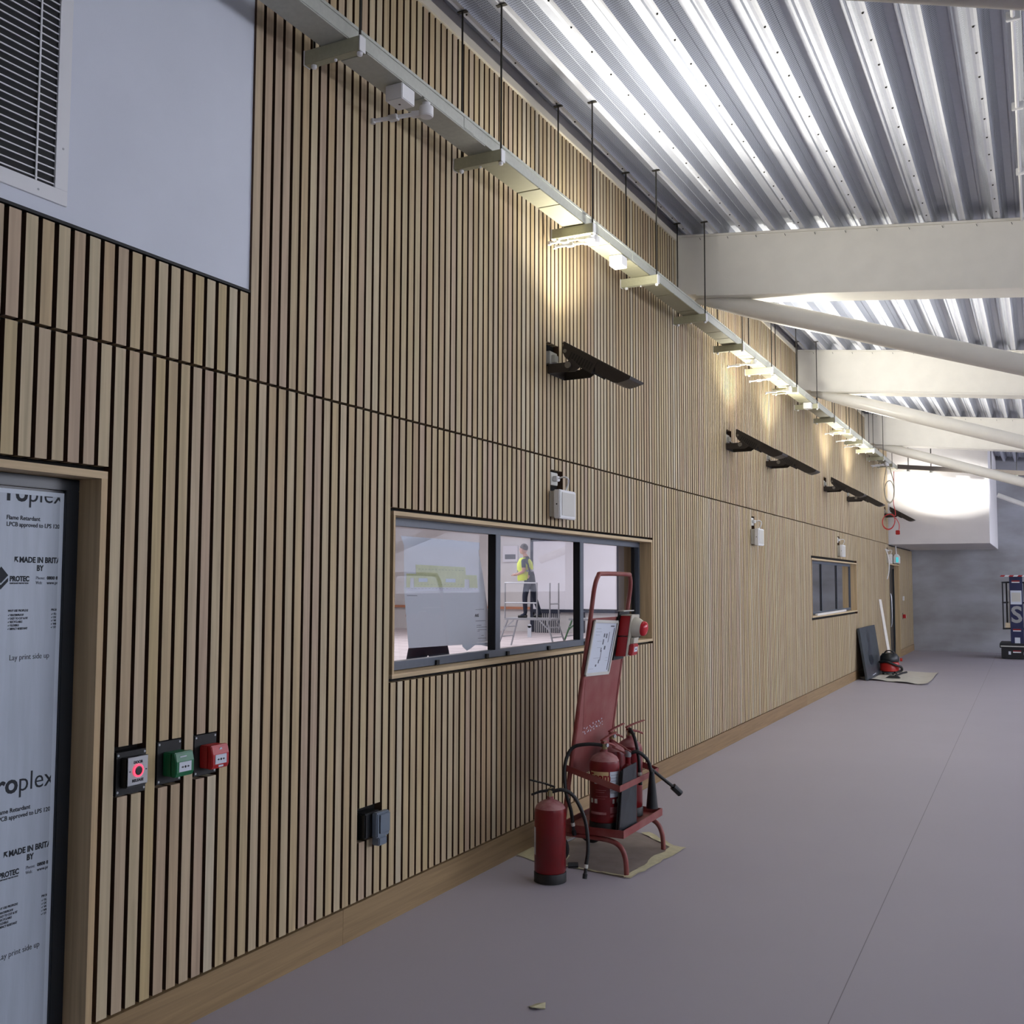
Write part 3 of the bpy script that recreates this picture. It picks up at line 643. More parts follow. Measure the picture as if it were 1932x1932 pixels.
# door release
t = thing('door_release_button', 'door release button with red lit ring and grey face plate', 'door release button', (0, 2.655, .9))
MB().box(-.044, .002, 2.587, 2.719, .903, 1.052).build('back_plate', 'black_trim', t); screws(t, 2.594, 2.712, .915, 1.042, .002)
MB().box(.002, .036, 2.603, 2.695, .930, 1.034).build('box', 'black_pl', t, bevel=.004)
fp = MB().box(.036, .040, 2.602, 2.695, .937, 1.037).build('face_plate', 'steel', t, bevel=.0035)
text('DOOR', 'print', 'ink', t, (.0405, 2.649, 1.012), (0, 1, 0), (0, 0, 1), .0135, .0004, align='CENTER'); text('RELEASE', 'print', 'ink', t, (.0405, 2.649, .949), (0, 1, 0), (0, 0, 1), .0135, .0004, align='CENTER')
m = MB(); m.lathe([(.0225, 0), (.0225, .003), (.0165, .003), (.0165, 0)], (.0405, 2.649, .987), (1, 0, 0), 28); m.build('lit_ring', 'redglow', t)
m = MB(); m.lathe([(.0163, 0), (.0163, .004), (.012, .005)], (.0405, 2.649, .987), (1, 0, 0), 24); m.build('button', 'black_pl', t)
g = MB()
for s in (-1, 1): g.prism([(.0404, 2.649+s*.042, .987), (.0404, 2.649+s*.034, .990), (.0404, 2.649+s*.034, .984)], (.0005, 0, 0))
g.build('arrows', 'ink', t)
def callpoint(yc, zc, mt, name, label, x0=.0, back=True):
    t = thing(name, label, 'call point', (0, yc, zc-.05))
    if back:
        MB().box(-.044, .002, yc-.070, yc+.046, zc-.072, zc+.080).build('back_plate', 'black_trim', t)
        screws(t, yc-.062, yc+.038, zc-.063, zc+.071, .002)
    MB().box(x0+.002, x0+.046, yc-.045, yc+.040, zc-.044, zc+.042).build('box', mt, t, bevel=.004)
    MB().prism([(x0+.0465, yc-.046, zc-.046), (x0+.0465, yc-.046, zc+.044), (x0+.062, yc-.044, zc+.042), (x0+.070, yc-.044, zc+.010), (x0+.070, yc-.044, zc-.030), (x0+.064, yc-.044, zc-.045)], (0, .090, 0)).build('front', mt, t, bevel=.003); fr_ = bpy.data.objects[-1] if 0 else [o for o in bpy.data.objects if o.parent == t and o.name.startswith('front')][0]
    MB().box(x0+.0702, x0+.0715, yc-.030, yc+.030, zc-.027, zc+.008).build('glass_panel', 'paper', fr_)
    g = MB(); X = x0+.0717
    g.lathe([(.0045, 0), (.0045, .0006)], (X, yc, zc-.010), (1, 0, 0), 14)
    for s in (-1, 1):
        g.prism([(X, yc+s*.008, zc-.010), (X, yc+s*.014, zc-.0055), (X, yc+s*.014, zc-.0145)], (.0006, 0, 0)); g.box(X, X+.0006, min(yc+s*.013, yc+s*.019), max(yc+s*.013, yc+s*.019), zc-.0118, zc-.0082)
    g.build('symbol', 'ink', fr_)
    return t
cp = callpoint(2.843, .983, 'green_pl', 'green_call_point', 'green break glass call point with white window, second device from the door')
g = MB(); g.box(.0668, .0676, 2.820, 2.852, 1.008, 1.012); g.box(.0658, .0666, 2.818, 2.854, 1.000, 1.004); g.build('lettering', 'paper', cp)
cp = callpoint(3.027, .983, 'red_pl', 'fire_call_point', 'red fire alarm call point, the right of the three devices by the near door')
g = MB(); g.lathe([(.007, 0), (.007, .001)], (.0655, 3.030, 1.010), (1, 0, -.2), 16); g.box(.0706, .0712, 3.015, 3.040, .944, .951); g.build('emblem', 'paper', cp)
callpoint(25.25, .90, 'red_pl', 'fire_call_point', 'small red fire alarm call point beside the far door')
t = thing('light_switch', 'small white switch high beside the far door', 'switch', (0, 25.3, 1.25)); MB().box(.002, .03, 25.25, 25.35, 1.26, 1.36).build('plate', 'white_pl', t, bevel=.004)
# weatherproof socket
t = thing('weatherproof_socket', 'grey-blue weatherproof socket low on the slats', 'socket', (0, 4.13, .4))
MB().box(-.044, .032, 4.035, 4.158, .446, .562).build('back_box', 'black_pl', t, bevel=.006)
sg = mat('socket_grey', (104, 116, 130), .4); M['sock'] = sg
MB().box(.033, .066, 4.083, 4.190, .444, .560).build('cover', 'sock', t, bevel=.006)
MB().box(.066, .072, 4.100, 4.184, .462, .552).build('lid', 'sock', t, bevel=.005)
MB().box(.02, .064, 4.105, 4.172, .404, .443).build('cable_hood', 'sock', t, bevel=.005)

# ================================================================== VENT GRILLE
t = thing('vent_grille', 'white louvred ventilation grille at upper left', 'grille', (0, 2.0, 2.9))
ya, yb, za, zb = 1.2, 2.263, 2.958, 4.6; fr = .050
m = MB(); m.box(-.011, -.002, ya-fr, yb+fr, za-fr, za); m.box(-.011, -.002, ya-fr, ya, za, zb); m.box(-.011, -.002, yb, yb+fr, za, zb); m.box(-.011, -.002, ya-fr, yb+fr, zb, zb+fr); m.build('frame', 'white_pl', t, bevel=.001)
m = MB(); zz = za+.012
while zz < zb: m.bar((-.008, ya, zz), (-.008, yb, zz), .0035, .0045); zz += .0258
m.build('louvres', 'white_pl', t)
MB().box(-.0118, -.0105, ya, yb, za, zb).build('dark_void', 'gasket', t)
MB().box(-.006, -.002, 2.188, 2.194, za, zb).build('mullion', 'white_pl', t)
for yy, zz in ((2.29, 3.10), (2.29, 3.7), (2.2, 2.93)): MB().cyl((-.002, yy, zz), (-.0012, yy, zz), .004, 10).build('screw', 'steel', t)

# ================================================================== FIRE POINT TROLLEY
tt = thing('fire_point_trolley', 'tall dusty red fire point trolley in front of the near window', 'trolley', (.5, 5.87, 0))
PX_ = lambda z: .311+.145*z; YA, YC = 5.585, 6.175
r = .0135; m = MB()
def upr(y): return [(PX_(z), y, z) for z in (.10, .5, 1.0, 1.45, 1.62)]
top = upr(YA)+[(PX_(1.69), YA+.035, 1.69), (PX_(1.70), YA+.09, 1.703)]+[(PX_(1.70), YC-.09, 1.703), (PX_(1.69), YC-.035, 1.69)]+upr(YC)[::-1]
m.tube(top, r, 14, smooth=4); m.build('handle_frame', 'red_paint', tt, smooth=True)
m = MB(); X = lambda z, o: PX_(z)+o
m.prism([(X(.56, 0), YA+.01, .56), (X(.50, 0), YA+.16, .50), (X(.50, 0), YC-.16, .50), (X(.56, 0), YC-.01, .56), (X(1.44, 0), YC-.01, 1.44), (X(1.44, 0), YA+.01, 1.44)], (.006, 0, 0)); m.build('panel', 'red_panel', tt)
m = MB()   # dusty raised outline where an old board was fixed
m.prism([(X(z, .0065), y, z) for y, z in ((YA+.09, .77), (YC-.17, .80), (YC-.13, 1.10), (YA+.03, 1.08))], (.0008, 0, 0)); m.build('old_sign_mark', 'red_paint', tt)
m = MB(); random.seed(3)
for i in range(26):
    u = i/25; y = YA+.09+u*.30; z = .765+.02*math.sin(i*1.7)+u*.03; m.box(X(z, .0073), X(z, .0085), y, y+.010, z-.004, z+.006*random.random())
m.build('glue_marks', 'paper', tt)
# shelf tray
m = MB(); m.box(.335, .735, YA-.04, YC+.03, .212, .218); m.box(.335, .735, YA-.044, YA-.038, .205, .25); m.box(.335, .735, YC+.028, YC+.034, .205, .25); m.box(.733, .739, YA-.044, YC+.034, .205, .25); m.box(.333, .339, YA-.044, YC+.034, .205, .25)
m.build('shelf', 'red_paint', tt, bevel=.0015)
for y in (5.560, 6.195):
    m = MB(); m.tube([(.33, y, .192), (.55, y, .188), (.66, y, .180), (.715, y, .150), (.742, y, .09), (.748, y, .0)], .0145, 14, smooth=5); m.build('leg', 'red_paint', tt, smooth=True)
# retaining bar
m = MB(); m.bar((.36, YA-.035, .575), (.712, YA-.035, .478), .005, .036); m.bar((.712, YA-.036, .478), (.712, YC+.036, .478), .005, .036, up=(0, 0, 1)); m.bar((.36, YC+.035, .575), (.712, YC+.035, .478), .005, .036)
m.build('retaining_bar', 'red_paint', tt, bevel=.001)
for y in (5.60, 6.14):
    w_ = MB(); w_.lathe([(.03, 0), (.085, .004), (.092, .014), (.085, .026), (.03, .03)], (.285, y-.015, .092), (0, 1, 0), 28); w_.build('wheel', 'rubber', tt, smooth=True)
MB().cyl((.285, 5.58, .092), (.285, 6.17, .092), .009, 12).build('axle', 'steel', tt)
# notice in white snap frame, fixed to the trolley's panel but a thing of its own
nt_ = thing('framed_notice', 'white framed site plan notice on the red trolley', 'notice', (PX_(1.1)+.01, 5.77, 1.1))
c4 = [(5.567, 1.112), (5.925, 1.098), (5.975, 1.408), (5.605, 1.424)]
def on_panel(y, z, o): return Vector((PX_(z)+o, y, z))
MB().prism([on_panel(y, z, .0155) for y, z in c4], (.006, 0, 0)).build('sheet', 'paper', nt_)
m = MB()
for i in range(4):
    a = on_panel(*c4[i], .024); b = on_panel(*c4[(i+1) % 4], .024); m.bar(a, b, .010, .018, up=(0, 1, 0) if i % 2 else (0, 0, 1))
m.build('frame', 'offwhite_pl', nt_, bevel=.001)
def bil(u, v): a, b, c, d = [Vector((q[0], q[1])) for q in c4]; p = (a*(1-u)+b*u)*(1-v)+(d*(1-u)+c*u)*v; return p.x, p.y
m = MB(); random.seed(5)
for (u, v, du, dv) in [(.50, .70, .05, .07), (.60, .68, .05, .09), (.50, .56, .04, .10), (.60, .46, .06, .07), (.47, .42, .03, .08), (.72, .6, .02, .2), (.25, .62, .2, .004), (.3, .5, .14, .004), (.22, .30, .3, .004), (.35, .14, .05, .04), (.45, .20, .04, .07), (.5, .25, .02, .2), (.74, .9, .16, .025), (.14, .86, .2, .004), (.14, .80, .25, .004), (.14, .74, .18, .004), (.75, .3, .1, .003), (.75, .24, .12, .003), (.1, .1, .2, .003)]:
    m.prism([on_panel(*bil(a, b), .0217) for a, b in ((u, v), (u+du, v), (u+du, v+dv), (u, v+dv))], (.0005, 0, 0))
m.build('plan_drawing', 'greyink', nt_)
MB().prism([on_panel(*bil(a, b), .0217) for a, b in ((.90, .06), (.925, .06), (.925, .88), (.90, .88))], (.0006, 0, 0)).build('plan_border', 'ink', nt_)
# alarm unit
al = thing('site_alarm_unit', 'red and cream site alarm unit with red beacon on the trolley', 'alarm', (PX_(1.2), 6.07, 1.2))
def ob(n_, mt, y0, y1, z0, z1, o0, o1, bv=.002):
    MB().hexa([(PX_(z)+o, y, z) for z in (z0, z1) for (o, y) in ((o0, y0), (o1, y0), (o1, y1), (o0, y1))]).build(n_, mt, al, bevel=bv)
ob('back_board', 'rubber', 5.985, 6.165, 1.17, 1.475, .012, .022); ob('back_edge', 'offwhite_pl', 5.985, 6.165, 1.472, 1.478, .012, .05, 0)
ob('lower_box', 'red_pl', 6.005, 6.135, 1.195, 1.315, .024, .092); ob('upper_box', 'red_pl', 6.005, 6.135, 1.322, 1.445, .024, .092); ob('front_plate', 'beacon', 6.0, 6.14, 1.195, 1.447, .093, .100)
ob('top_cap', 'beacon', 6.004, 6.136, 1.4455, 1.452, .024, .1)
m = MB(); o_ = Vector((PX_(1.38)+.100, 6.07, 1.375)); ax = Vector((1, 0, -.145))
m.lathe([(.064, 0), (.064, .012), (.056, .035), (.047, .050), (.046, .052)], o_, ax, 28); m.build('sounder', 'beacon', al, smooth=True)
m = MB(); m.lathe([(.045, 0), (.047, .006), (.044, .020), (.032, .030), (.01, .034)], o_+ax.normalized()*.0525, ax, 28); m.build('red_lens', 'lens_red', al, smooth=True)
ob('call_housing', 'beacon', 6.03, 6.11, 1.275, 1.31, .101, .125)
ob('call_box', 'red_pl', 6.02, 6.115, 1.20, 1.272, .101, .128, .005); ob('call_glass', 'paper', 6.045, 6.10, 1.222, 1.252, .1282, .130, 0); ob('call_mark', 'ink', 6.063, 6.082, 1.234, 1.241, .1301, .131, 0)

# extinguishers --------------------------------------------------------
def exting(c, z0, label, lever=(-1, -.2), hose=None, style='foam', zs=1.0, R=.088, blabels=True):
    x, y = c; t = thing('fire_extinguisher', label, 'fire extinguisher', (x, y, z0), 'red fire extinguishers')
    H = .445*zs
    m = MB(); m.lathe([(R-.004, .055), (R, .062), (R, H-.065), (R-.004, H-.045)], (x, y, z0), n=40); m.build('body', 'red_gloss', t, smooth=True)
    m = MB(); m.lathe([(R-.004, H-.0449), (R-.016, H-.025), (R-.042, H-.008), (.022, H), (.018, H+.003), (.018, H+.018)], (x, y, z0), n=40); m.build('dusty_dome', 'dust', t, smooth=True)
    m = MB(); m.lathe([(R-.012, 0), (R+.002, .003), (R+.002, .052), (R, .0549)], (x, y, z0), n=40); m.build('base_ring', 'rubber', t, smooth=True)
    d = Vector((lever[0], lever[1], 0)).normalized(); s = d.cross(Vector((0, 0, 1)))
    zt = z0+H+.018
    m = MB(); m.lathe([(.016, 0), (.016, .03), (.011, .034), (.011, .045)], (x, y, zt), n=16); vl = m.build('valve', 'brass', t, smooth=True)
    c0 = Vector((x, y, zt+.028))
    hm = 'rubber' if style == 'foam' else 'red_paint'
    m = MB(); m.bar(c0-d*.02+Vector((0, 0, .01)), c0+d*.03, .022, .012); m.tube([c0+d*.02, c0+d*.06+Vector((0, 0, -.006)), c0+d*.105+Vector((0, 0, -.024))], [.008, .008, .006], 8, smooth=4)
    m.build('carry_handle', hm, vl)
    m = MB(); m.bar(c0-d*.028+Vector((0, 0, .022)), c0+d*.03+Vector((0, 0, .040)), .020, .008); m.bar(c0+d*.03+Vector((0, 0, .040)), c0+d*.115+Vector((0, 0, .058)), .020, .006); m.build('squeeze_lever', hm, vl, bevel=.001)
    m = MB(); m.tube([c0+s*.014+Vector((0, 0, -.005)), c0+s*.024+Vector((0, 0, -.005))], .011, 16); m.build('gauge', 'steel', vl)
    m = MB(); m.tube([c0-s*.014, c0-s*.03+Vector((0, 0, -.01)), c0-s*.028+Vector((0, 0, -.028)), c0-s*.016+Vector((0, 0, -.03))], .0015, 6, smooth=4); m.build('pin_ring', 'steel', vl)
    if hose:
        hp = [(x, y, zt+.02)]+hose; m = MB(); m.tube(hp, .0105, 12, smooth=6); hs = m.build('hose', 'rubber', t, smooth=True)
        e = Vector(hose[-1]); f_ = (e-Vector(hose[-2])).normalized()
        m = MB(); m.tube([e, e+f_*.02], .012, 12); m.build('hose_collar', 'offwhite_pl', hs); m = MB(); m.tube([e+f_*.02, e+f_*.045, e+f_*.05, e+f_*.075], [.009, .009, .013, .013], 12); m.build('nozzle', 'black_pl', hs)
    return t
def lab(t, c, z0, R, a0, a1, za, zb, mt, name='label', off=.0008, thick=.0006):
    m = MB(); n = max(2, int(abs(a1-a0)/.12)+1); x, y = c
    vs = []; fs = []
    for i in range(n+1):
        a = a0+(a1-a0)*i/n; ca, sa = math.cos(a), math.sin(a)
        for z in (za, zb): vs.append((x+ca*(R+off), y+sa*(R+off), z0+z))
    for i in range(n): fs.append((2*i, 2*i+2, 2*i+3, 2*i+1))
    m.add(vs, fs); return m.build(name, mt, t, smooth=True)
def wraptext(s, t, c, z0, R, ang, z, size, mt, bold=0):
    # curved lettering on a cylinder: lay out flat then bend
    o = text(s, 'lettering', mt, t, (0, 0, 0), (1, 0, 0), (0, 1, 0), size, bold, align='CENTER', depth=0)
    b = BASE[t.name]
    for v in o.data.vertices:
        p = v.co+b; a = ang+p.x/R; v.co = Vector((c[0]+math.cos(a)*(R+.0016), c[1]+math.sin(a)*(R+.0016), z0+z+p.y))-b
    return o
# the viewer looks along (-.46,.89): faces of a cylinder toward the camera point at angle
VA = math.atan2(-.886, .458)
cF = (.412, 5.262)
exF = exting(cF, 0, 'loose red fire extinguisher standing on the floor left of the trolley', (-1, -.35), [(.475, 5.29, .498), (.53, 5.33, .455), (.585, 5.35, .33), (.607, 5.34, .19), (.604, 5.32, .10)])
lab(exF, cF, 0, .088, VA-1.5, VA-1.15, .15, .30, 'paper'); MB().tube([(.50, 5.31, .085), (.545, 5.34, .085)], .016, 12).build('hose_clip', 'black_pl', exF)
cA = (.583, 5.642); zA = .219
exA = exting(cA, zA, 'front foam extinguisher on the trolley with cream name label', (.25, 1), [(.50, 5.59, .710), (.415, 5.555, .685), (.385, 5.52, .59), (.402, 5.49, .46), (.432, 5.50, .34), (.436, 5.515, .27)], 'co')
lab(exA, cA, zA, .088, VA-1.15, VA+.18, .285, .345, 'creamlabel'); lab(exA, cA, zA, .088, VA+.27, VA+1.05, .20, .345, 'paper')
wraptext('Foam', exA, cA, zA, .088, VA-.42, .296, .058, 'redtext', .0022)
m_ = [('white_pl', VA-.8, VA+.2, .276, .281), ('dust', VA-.7, VA, .24, .242), ('dust', VA-.7, VA-.1, .228, .230), ('dust', VA-.7, VA+.1, .205, .207), ('dust', VA-.7, VA-.05, .192, .194)]
for mt, a, b, z0_, z1_ in m_: lab(exA, cA, zA, .088, a, b, z0_, z1_, mt, 'print')
for k in range(7): lab(exA, cA, zA, .0884, VA+.33, VA+.95-.1*(k % 3), .325-.017*k, .327-.017*k, 'greyink', 'print', off=.0016)
for a in (-1.15, -.8): lab(exA, cA, zA, .088, VA+a, VA+a+.22, .165, .190, 'offwhite_pl', 'pictogram')
for a in (.45, .80): lab(exA, cA, zA, .088, VA+a, VA+a+.16, .165, .190, 'offwhite_pl', 'pictogram')
lab(exA, cA, zA, .088, VA-1.2, VA+.02, .103, .117, 'dust', 'print'); lab(exA, cA, zA, .088, VA+.28, VA+1.0, .11, .145, 'dust', 'print'); lab(exA, cA, zA, .088, VA+.28, VA+1.0, .088, .103, 'dust', 'print')
cB = (.522, 5.915); exting(cB, zA, 'middle red extinguisher on the trolley, half hidden behind the foam one', (.3, 1), None, 'co', 1.03, .08)
cC = (.575, 6.075); exting(cC, zA, 'rear extinguisher on the trolley, its spread levers standing highest', (.6, 1), [(.60, 6.02, .75), (.64, 5.99, .70), (.665, 5.985, .60), (.672, 5.985, .50)], 'co', 1.05, .078)
# slim gas extinguisher
cD = (.645, 5.86); t = thing('gas_extinguisher', 'slim narrow necked extinguisher with black horn behind the slate holder', 'fire extinguisher', (cD[0], cD[1], zA), 'red fire extinguishers')
m = MB(); m.lathe([(.048, 0), (.052, .005), (.052, .26), (.049, .295), (.038, .325), (.022, .345), (.016, .352), (.016, .39)], (*cD, zA), n=32); m.build('body', 'red_gloss', t, smooth=True)
m = MB(); m.lathe([(.018, .39), (.02, .395), (.02, .425), (.012, .43)], (*cD, zA), n=16); m.build('valve', 'steel', t, smooth=True)
zt = zA+.42; m = MB(); m.bar((cD[0]+.02, cD[1], zt), (cD[0]-.085, cD[1]-.05, zt+.075), .020, .008); m.bar((cD[0]+.01, cD[1], zt-.02), (cD[0]-.08, cD[1]-.05, zt+.03), .018, .01); m.build('squeeze_lever', 'red_paint', t, bevel=.001)
m = MB(); m.tube([(cD[0]+.01, cD[1]+.01, zt-.01), (.70, 5.885, zt), (.745, 5.925, zt-.05), (.762, 5.94, zt-.12)], .011, 12, smooth=6); m.build('swivel_hose', 'rubber', t, smooth=True)
m = MB(); m.lathe([(.014, 0), (.018, -.03), (.034, -.20), (.036, -.215)], (.765, 5.945, zt-.12), (0, 0, 1), 24); m.build('discharge_horn', 'black_pl', t, smooth=True)
m = MB(); m.tube([(.72, 6.02, .53), (.80, 6.10, .44), (.85, 6.14, .39)], .010, 12); m.build('spare_hose', 'rubber', t); m = MB(); m.tube([(.835, 6.13, .405), (.87, 6.165, .36)], .021, 12); m.build('hose_foot', 'black_pl', t)
# document holder
t = thing('document_holder', 'dark slate document holder leaning at the front of the trolley shelf', 'document holder', (.72, 5.62, .22))
m = MB(); m.prism([(.700, 5.55, .222), (.716, 5.79, .222), (.700, 5.84, .585), (.700, 5.62, .578)], (.008, 0, 0)); m.build('front', 'holder', t, bevel=.001)
m = MB(); m.prism([(.684, 5.552, .222), (.696, 5.552, .222), (.697, 5.61, .572), (.69, 5.61, .565)], (0, .06, 0)); m.build('side', 'black_pl', t)

# floor protection under the trolley
t = thing('floor_protection_sheet', 'brown floor protection sheet edged with torn masking tape under the trolley', 'floor protection', (.45, 5.95, 0))
MB().prism([(.01, 5.63, .001), (.76, 5.50, .001), (.80, 6.24, .001), (.35, 6.62, .001), (.01, 6.55, .001)], (0, 0, .0015)).build('card', 'card', t)
random.seed(11)
def tape(pts, w0, w1, seed):
    random.seed(seed); m = MB(); n = len(pts); vs = []; fs = []
    for i, (x, y) in enumerate(pts):
        a = Vector(pts[min(i+1, n-1)])-Vector(pts[max(i-1, 0)]); a.normalize(); p = Vector((-a.y, a.x)); w = w0+(w1-w0)*i/(n-1)
        z = .004+random.random()*.006
        vs += [(x+p.x*w*(1+random.uniform(-.4, .4)), y+p.y*w*(1+random.uniform(-.4, .4)), z), (x-p.x*w*.1, y-p.y*w*.1, .0045), (x-p.x*w*(1+random.uniform(-.4, .3)), y-p.y*w*(1+random.uniform(-.3, .3)), z*.8)]
    for i in range(n-1): fs += [(3*i, 3*i+3, 3*i+4, 3*i+1), (3*i+1, 3*i+4, 3*i+5, 3*i+2)]
    m.add(vs, fs); return m.build('tape_strip', 'tape', t)
def linepts(a, b, n): return [(a[0]+(b[0]-a[0])*i/n, a[1]+(b[1]-a[1])*i/n) for i in range(n+1)]
tape(linepts((.775, 5.51), (.815, 6.30), 14), .022, .045, 1); tape(linepts((.75, 5.52), (.30, 5.58), 10), .012, .014, 2)
tape(linepts((.80, 6.26), (.50, 6.55), 8), .02, .03, 4); tape(linepts((.42, 6.60), (.05, 6.62), 6), .03, .03, 6)
MB().prism([(.005, 5.66, .003), (.25, 5.52, .003), (.34, 5.58, .004), (.30, 5.78, .006), (.01, 5.86, .004)], (0, 0, .001)).build('tape_strip', 'tape', t)
# scrap on the floor
m = MB(); m.prism([(1.06, 3.69, .001), (1.085, 3.665, .012), (1.125, 3.70, .002), (1.11, 3.735, .010), (1.075, 3.73, .001)], (0, 0, .003)); tag(m.build('torn_paper_scrap', 'tape'), 'small torn scrap of masking tape alone on the floor in the foreground', 'scrap')

# ================================================================== FAR GROUP
t = thing('dust_sheet', 'cream dust sheet spread on the floor by the far wall', 'dust sheet', (.6, 19.2, 0))
nx, ny = 14, 10; vs = []; fs = []
P4 = [Vector((.02, 18.6)), Vector((1.18, 18.0)), Vector((1.13, 20.6)), Vector((.05, 20.9))]
for j in range(ny+1):
    for i in range(nx+1):
        u, v = i/nx, j/ny; p = (P4[0]*(1-u)+P4[1]*u)*(1-v)+(P4[3]*(1-u)+P4[2]*u)*v
        z = .004+.03*max(0, u-.86)/.14*(.4+.6*math.sin(v*5+1)**2)+.025*max(0, .12-v)/.12*abs(math.sin(u*7))
        if u < .07: z += .04*(1-u/.07)*max(0, .25-v)*4
        vs.append((p.x, p.y+.05*math.sin(u*4), z))
for j in range(ny):
    for i in range(nx): a = j*(nx+1)+i; fs.append((a, a+1, a+nx+2, a+nx+1))
MB().add(vs, fs).build('cloth', 'dustsheet', t, smooth=True)
# leaning board
t = thing('leaning_board', 'dark slate grey board leaning against the slatted wall', 'board', (.1, 19.2, 0))
MB().hexa([(.165, 18.36, .012), (.205, 18.36, .006), (.215, 20.1, .006), (.175, 20.1, .012), (.012, 18.55, .872), (.052, 18.55, .880), (.055, 20.35, .88), (.015, 20.35, .872)]).build('panel', 'slate', t, bevel=.003)
m = MB(); m.prism([(.211, 18.9, .05), (.211, 19.3, .06), (.209, 19.3, .07), (.209, 18.9, .06)], (.001, 0, 0)); m.build('scratch_mark', 'paper', t)
m = MB()
q3 = lambda u, v: Vector((.2065+(.0525-.2065)*v+.003, 18.36+1.74*u+(.2)*v, .006+.874*v))
m.add([q3(*p) for p in ((.30, .30), (.42, .22), (.56, .30), (.50, .5), (.55, .7), (.48, .92), (.36, .9), (.40, .6), (.28, .48))], [tuple(range(9))]); m.build('damp_patch', mat('slate_damp', (30, 38, 50), .3), t)
# white pole board
m = MB(); m.bar((.27, 20.92, .012), (.045, 21.2, 1.34), .055, .02); tag(m.build('white_pole', 'pole_white'), 'white narrow board leaning on the wall by the far door', 'board')
# vacuum cleaner
t = thing('vacuum_cleaner', 'red and black tub vacuum cleaner on the dust sheet', 'vacuum cleaner', (.43, 19.75, 0))
vx, vy = .37, 19.85
m = MB(); m.lathe([(.13, .06), (.165, .07), (.17, .20), (.15, .235)], (vx, vy, 0), n=36); m.build('tub', 'vac_red', t, smooth=True)
m = MB(); m.lathe([(.16, .236), (.165, .25), (.16, .33), (.12, .385), (.04, .40)], (vx, vy, 0), n=36); m.build('hood', 'black_pl', t, smooth=True)
m = MB(); m.tube([(vx-.09, vy-.05, .36), (vx-.04, vy-.08, .43), (vx+.06, vy-.08, .43), (vx+.10, vy-.05, .36)], .012, 10, smooth=5); m.build('carry_handle', 'black_pl', t, smooth=True)
m = MB(); m.tube([(vx-.16, vy-.1, .23), (vx-.02, vy-.19, .245), (vx+.12, vy-.17, .19), (vx+.21, vy-.1, .15), (vx+.2, vy-.02, .08), (vx+.1, vy-.12, .05)], .022, 12, smooth=7); m.build('hose', 'rubber', t, smooth=True)
m = MB(); m.lathe([(.10, .028), (.14, .035), (.14, .058), (.12, .062)], (vx, vy, 0), n=30); m.build('wheel_base', 'slate', t, smooth=True)
m = MB()
for a in (.5, 2.1, 3.7, 5.3): m.ball((vx+.12*math.cos(a), vy+.12*math.sin(a), .024), .02, 10)
m.build('castors', 'rubber', t)
m = MB(); m.cyl((vx+.17, vy+.1, .27), (vx+.21, vy+.1, .27), .03, 16); m.build('cable_reel_knob', 'vac_red', t)
fn = MB(); fn.hexa([(.40, 19.02, .01), (.64, 19.02, .01), (.64, 19.14, .01), (.40, 19.14, .01), (.46, 19.05, .05), (.60, 19.05, .05), (.60, 19.11, .05), (.46, 19.11, .05)])
fn.tube([(.56, 19.08, .05), (.66, 19.2, .09), (.72, 19.3, .10)], .018, 10); tag(fn.build('vacuum_floor_tool', 'lift_black'), 'dark vacuum floor nozzle lying on the dust sheet before the vacuum cleaner', 'vacuum nozzle')
# hanging cables
m = MB(); cx, cz = .300, 3.42; pts = [(.28, 20.9, 3.97), (.23, 20.9, 3.75), (.205, 20.9, 3.5), (.24, 20.9, 3.27), (.31, 20.9, 3.20), (.375, 20.9, 3.29), (.385, 20.9, 3.48), (.34, 20.9, 3.62), (.27, 20.9, 3.62), (.225, 20.9, 3.5), (.23, 20.9, 3.34), (.28, 20.9, 3.235), (.34, 20.9, 3.235), (.39, 20.9, 3.36), (.385, 20.9, 3.6), (.33, 20.9, 3.85), (.30, 20.9, 3.97)]
m.tube(pts, .009, 8, smooth=5); tag(m.build('cable_coil', 'cable_cream', smooth=True), 'cream cable coil hanging from the far end of the trunking', 'cable')
t = thing('extension_lead', 'red extension lead coiled over the last floodlight with a red socket', 'cable', (.15, 22.3, 2.7))
m = MB(); yq = 22.05
pts = [(.255, yq, 3.93), (.252, yq, 3.6), (.235, yq, 3.3), (.265, yq, 3.12), (.26, yq, 3.02), (.20, yq, 3.06), (.10, yq, 3.05), (.03, yq, 2.98), (.012, yq, 2.88), (.05, yq, 2.78), (.13, yq, 2.745), (.21, yq, 2.79), (.255, yq, 2.9), (.24, yq, 3.0), (.17, yq, 3.06), (.06, yq, 3.02), (.02, yq, 2.93), (.03, yq, 2.83), (.10, yq, 2.765), (.18, yq, 2.775), (.24, yq, 2.86), (.262, yq, 2.98), (.30, yq, 2.93), (.335, yq, 2.84), (.33, yq, 2.74)]
m.tube(pts, .007, 8, smooth=5); m.build('flex', 'copper_red', t, smooth=True)
MB().box(.265, .345, yq-.03, yq+.03, 2.64, 2.73).build('socket_block', 'red_pl', t, bevel=.008)
m = MB(); m.tube([(.02, 22.3, 2.36), (.06, 22.3, 2.28), (.09, 22.3, 2.1), (.085, 22.3, 1.9), (.05, 22.3, 1.74)], .012, 8, smooth=6); tag(m.build('loose_cable', 'white_pl', smooth=True), 'loose white cable drooping down beside the far door', 'cable')
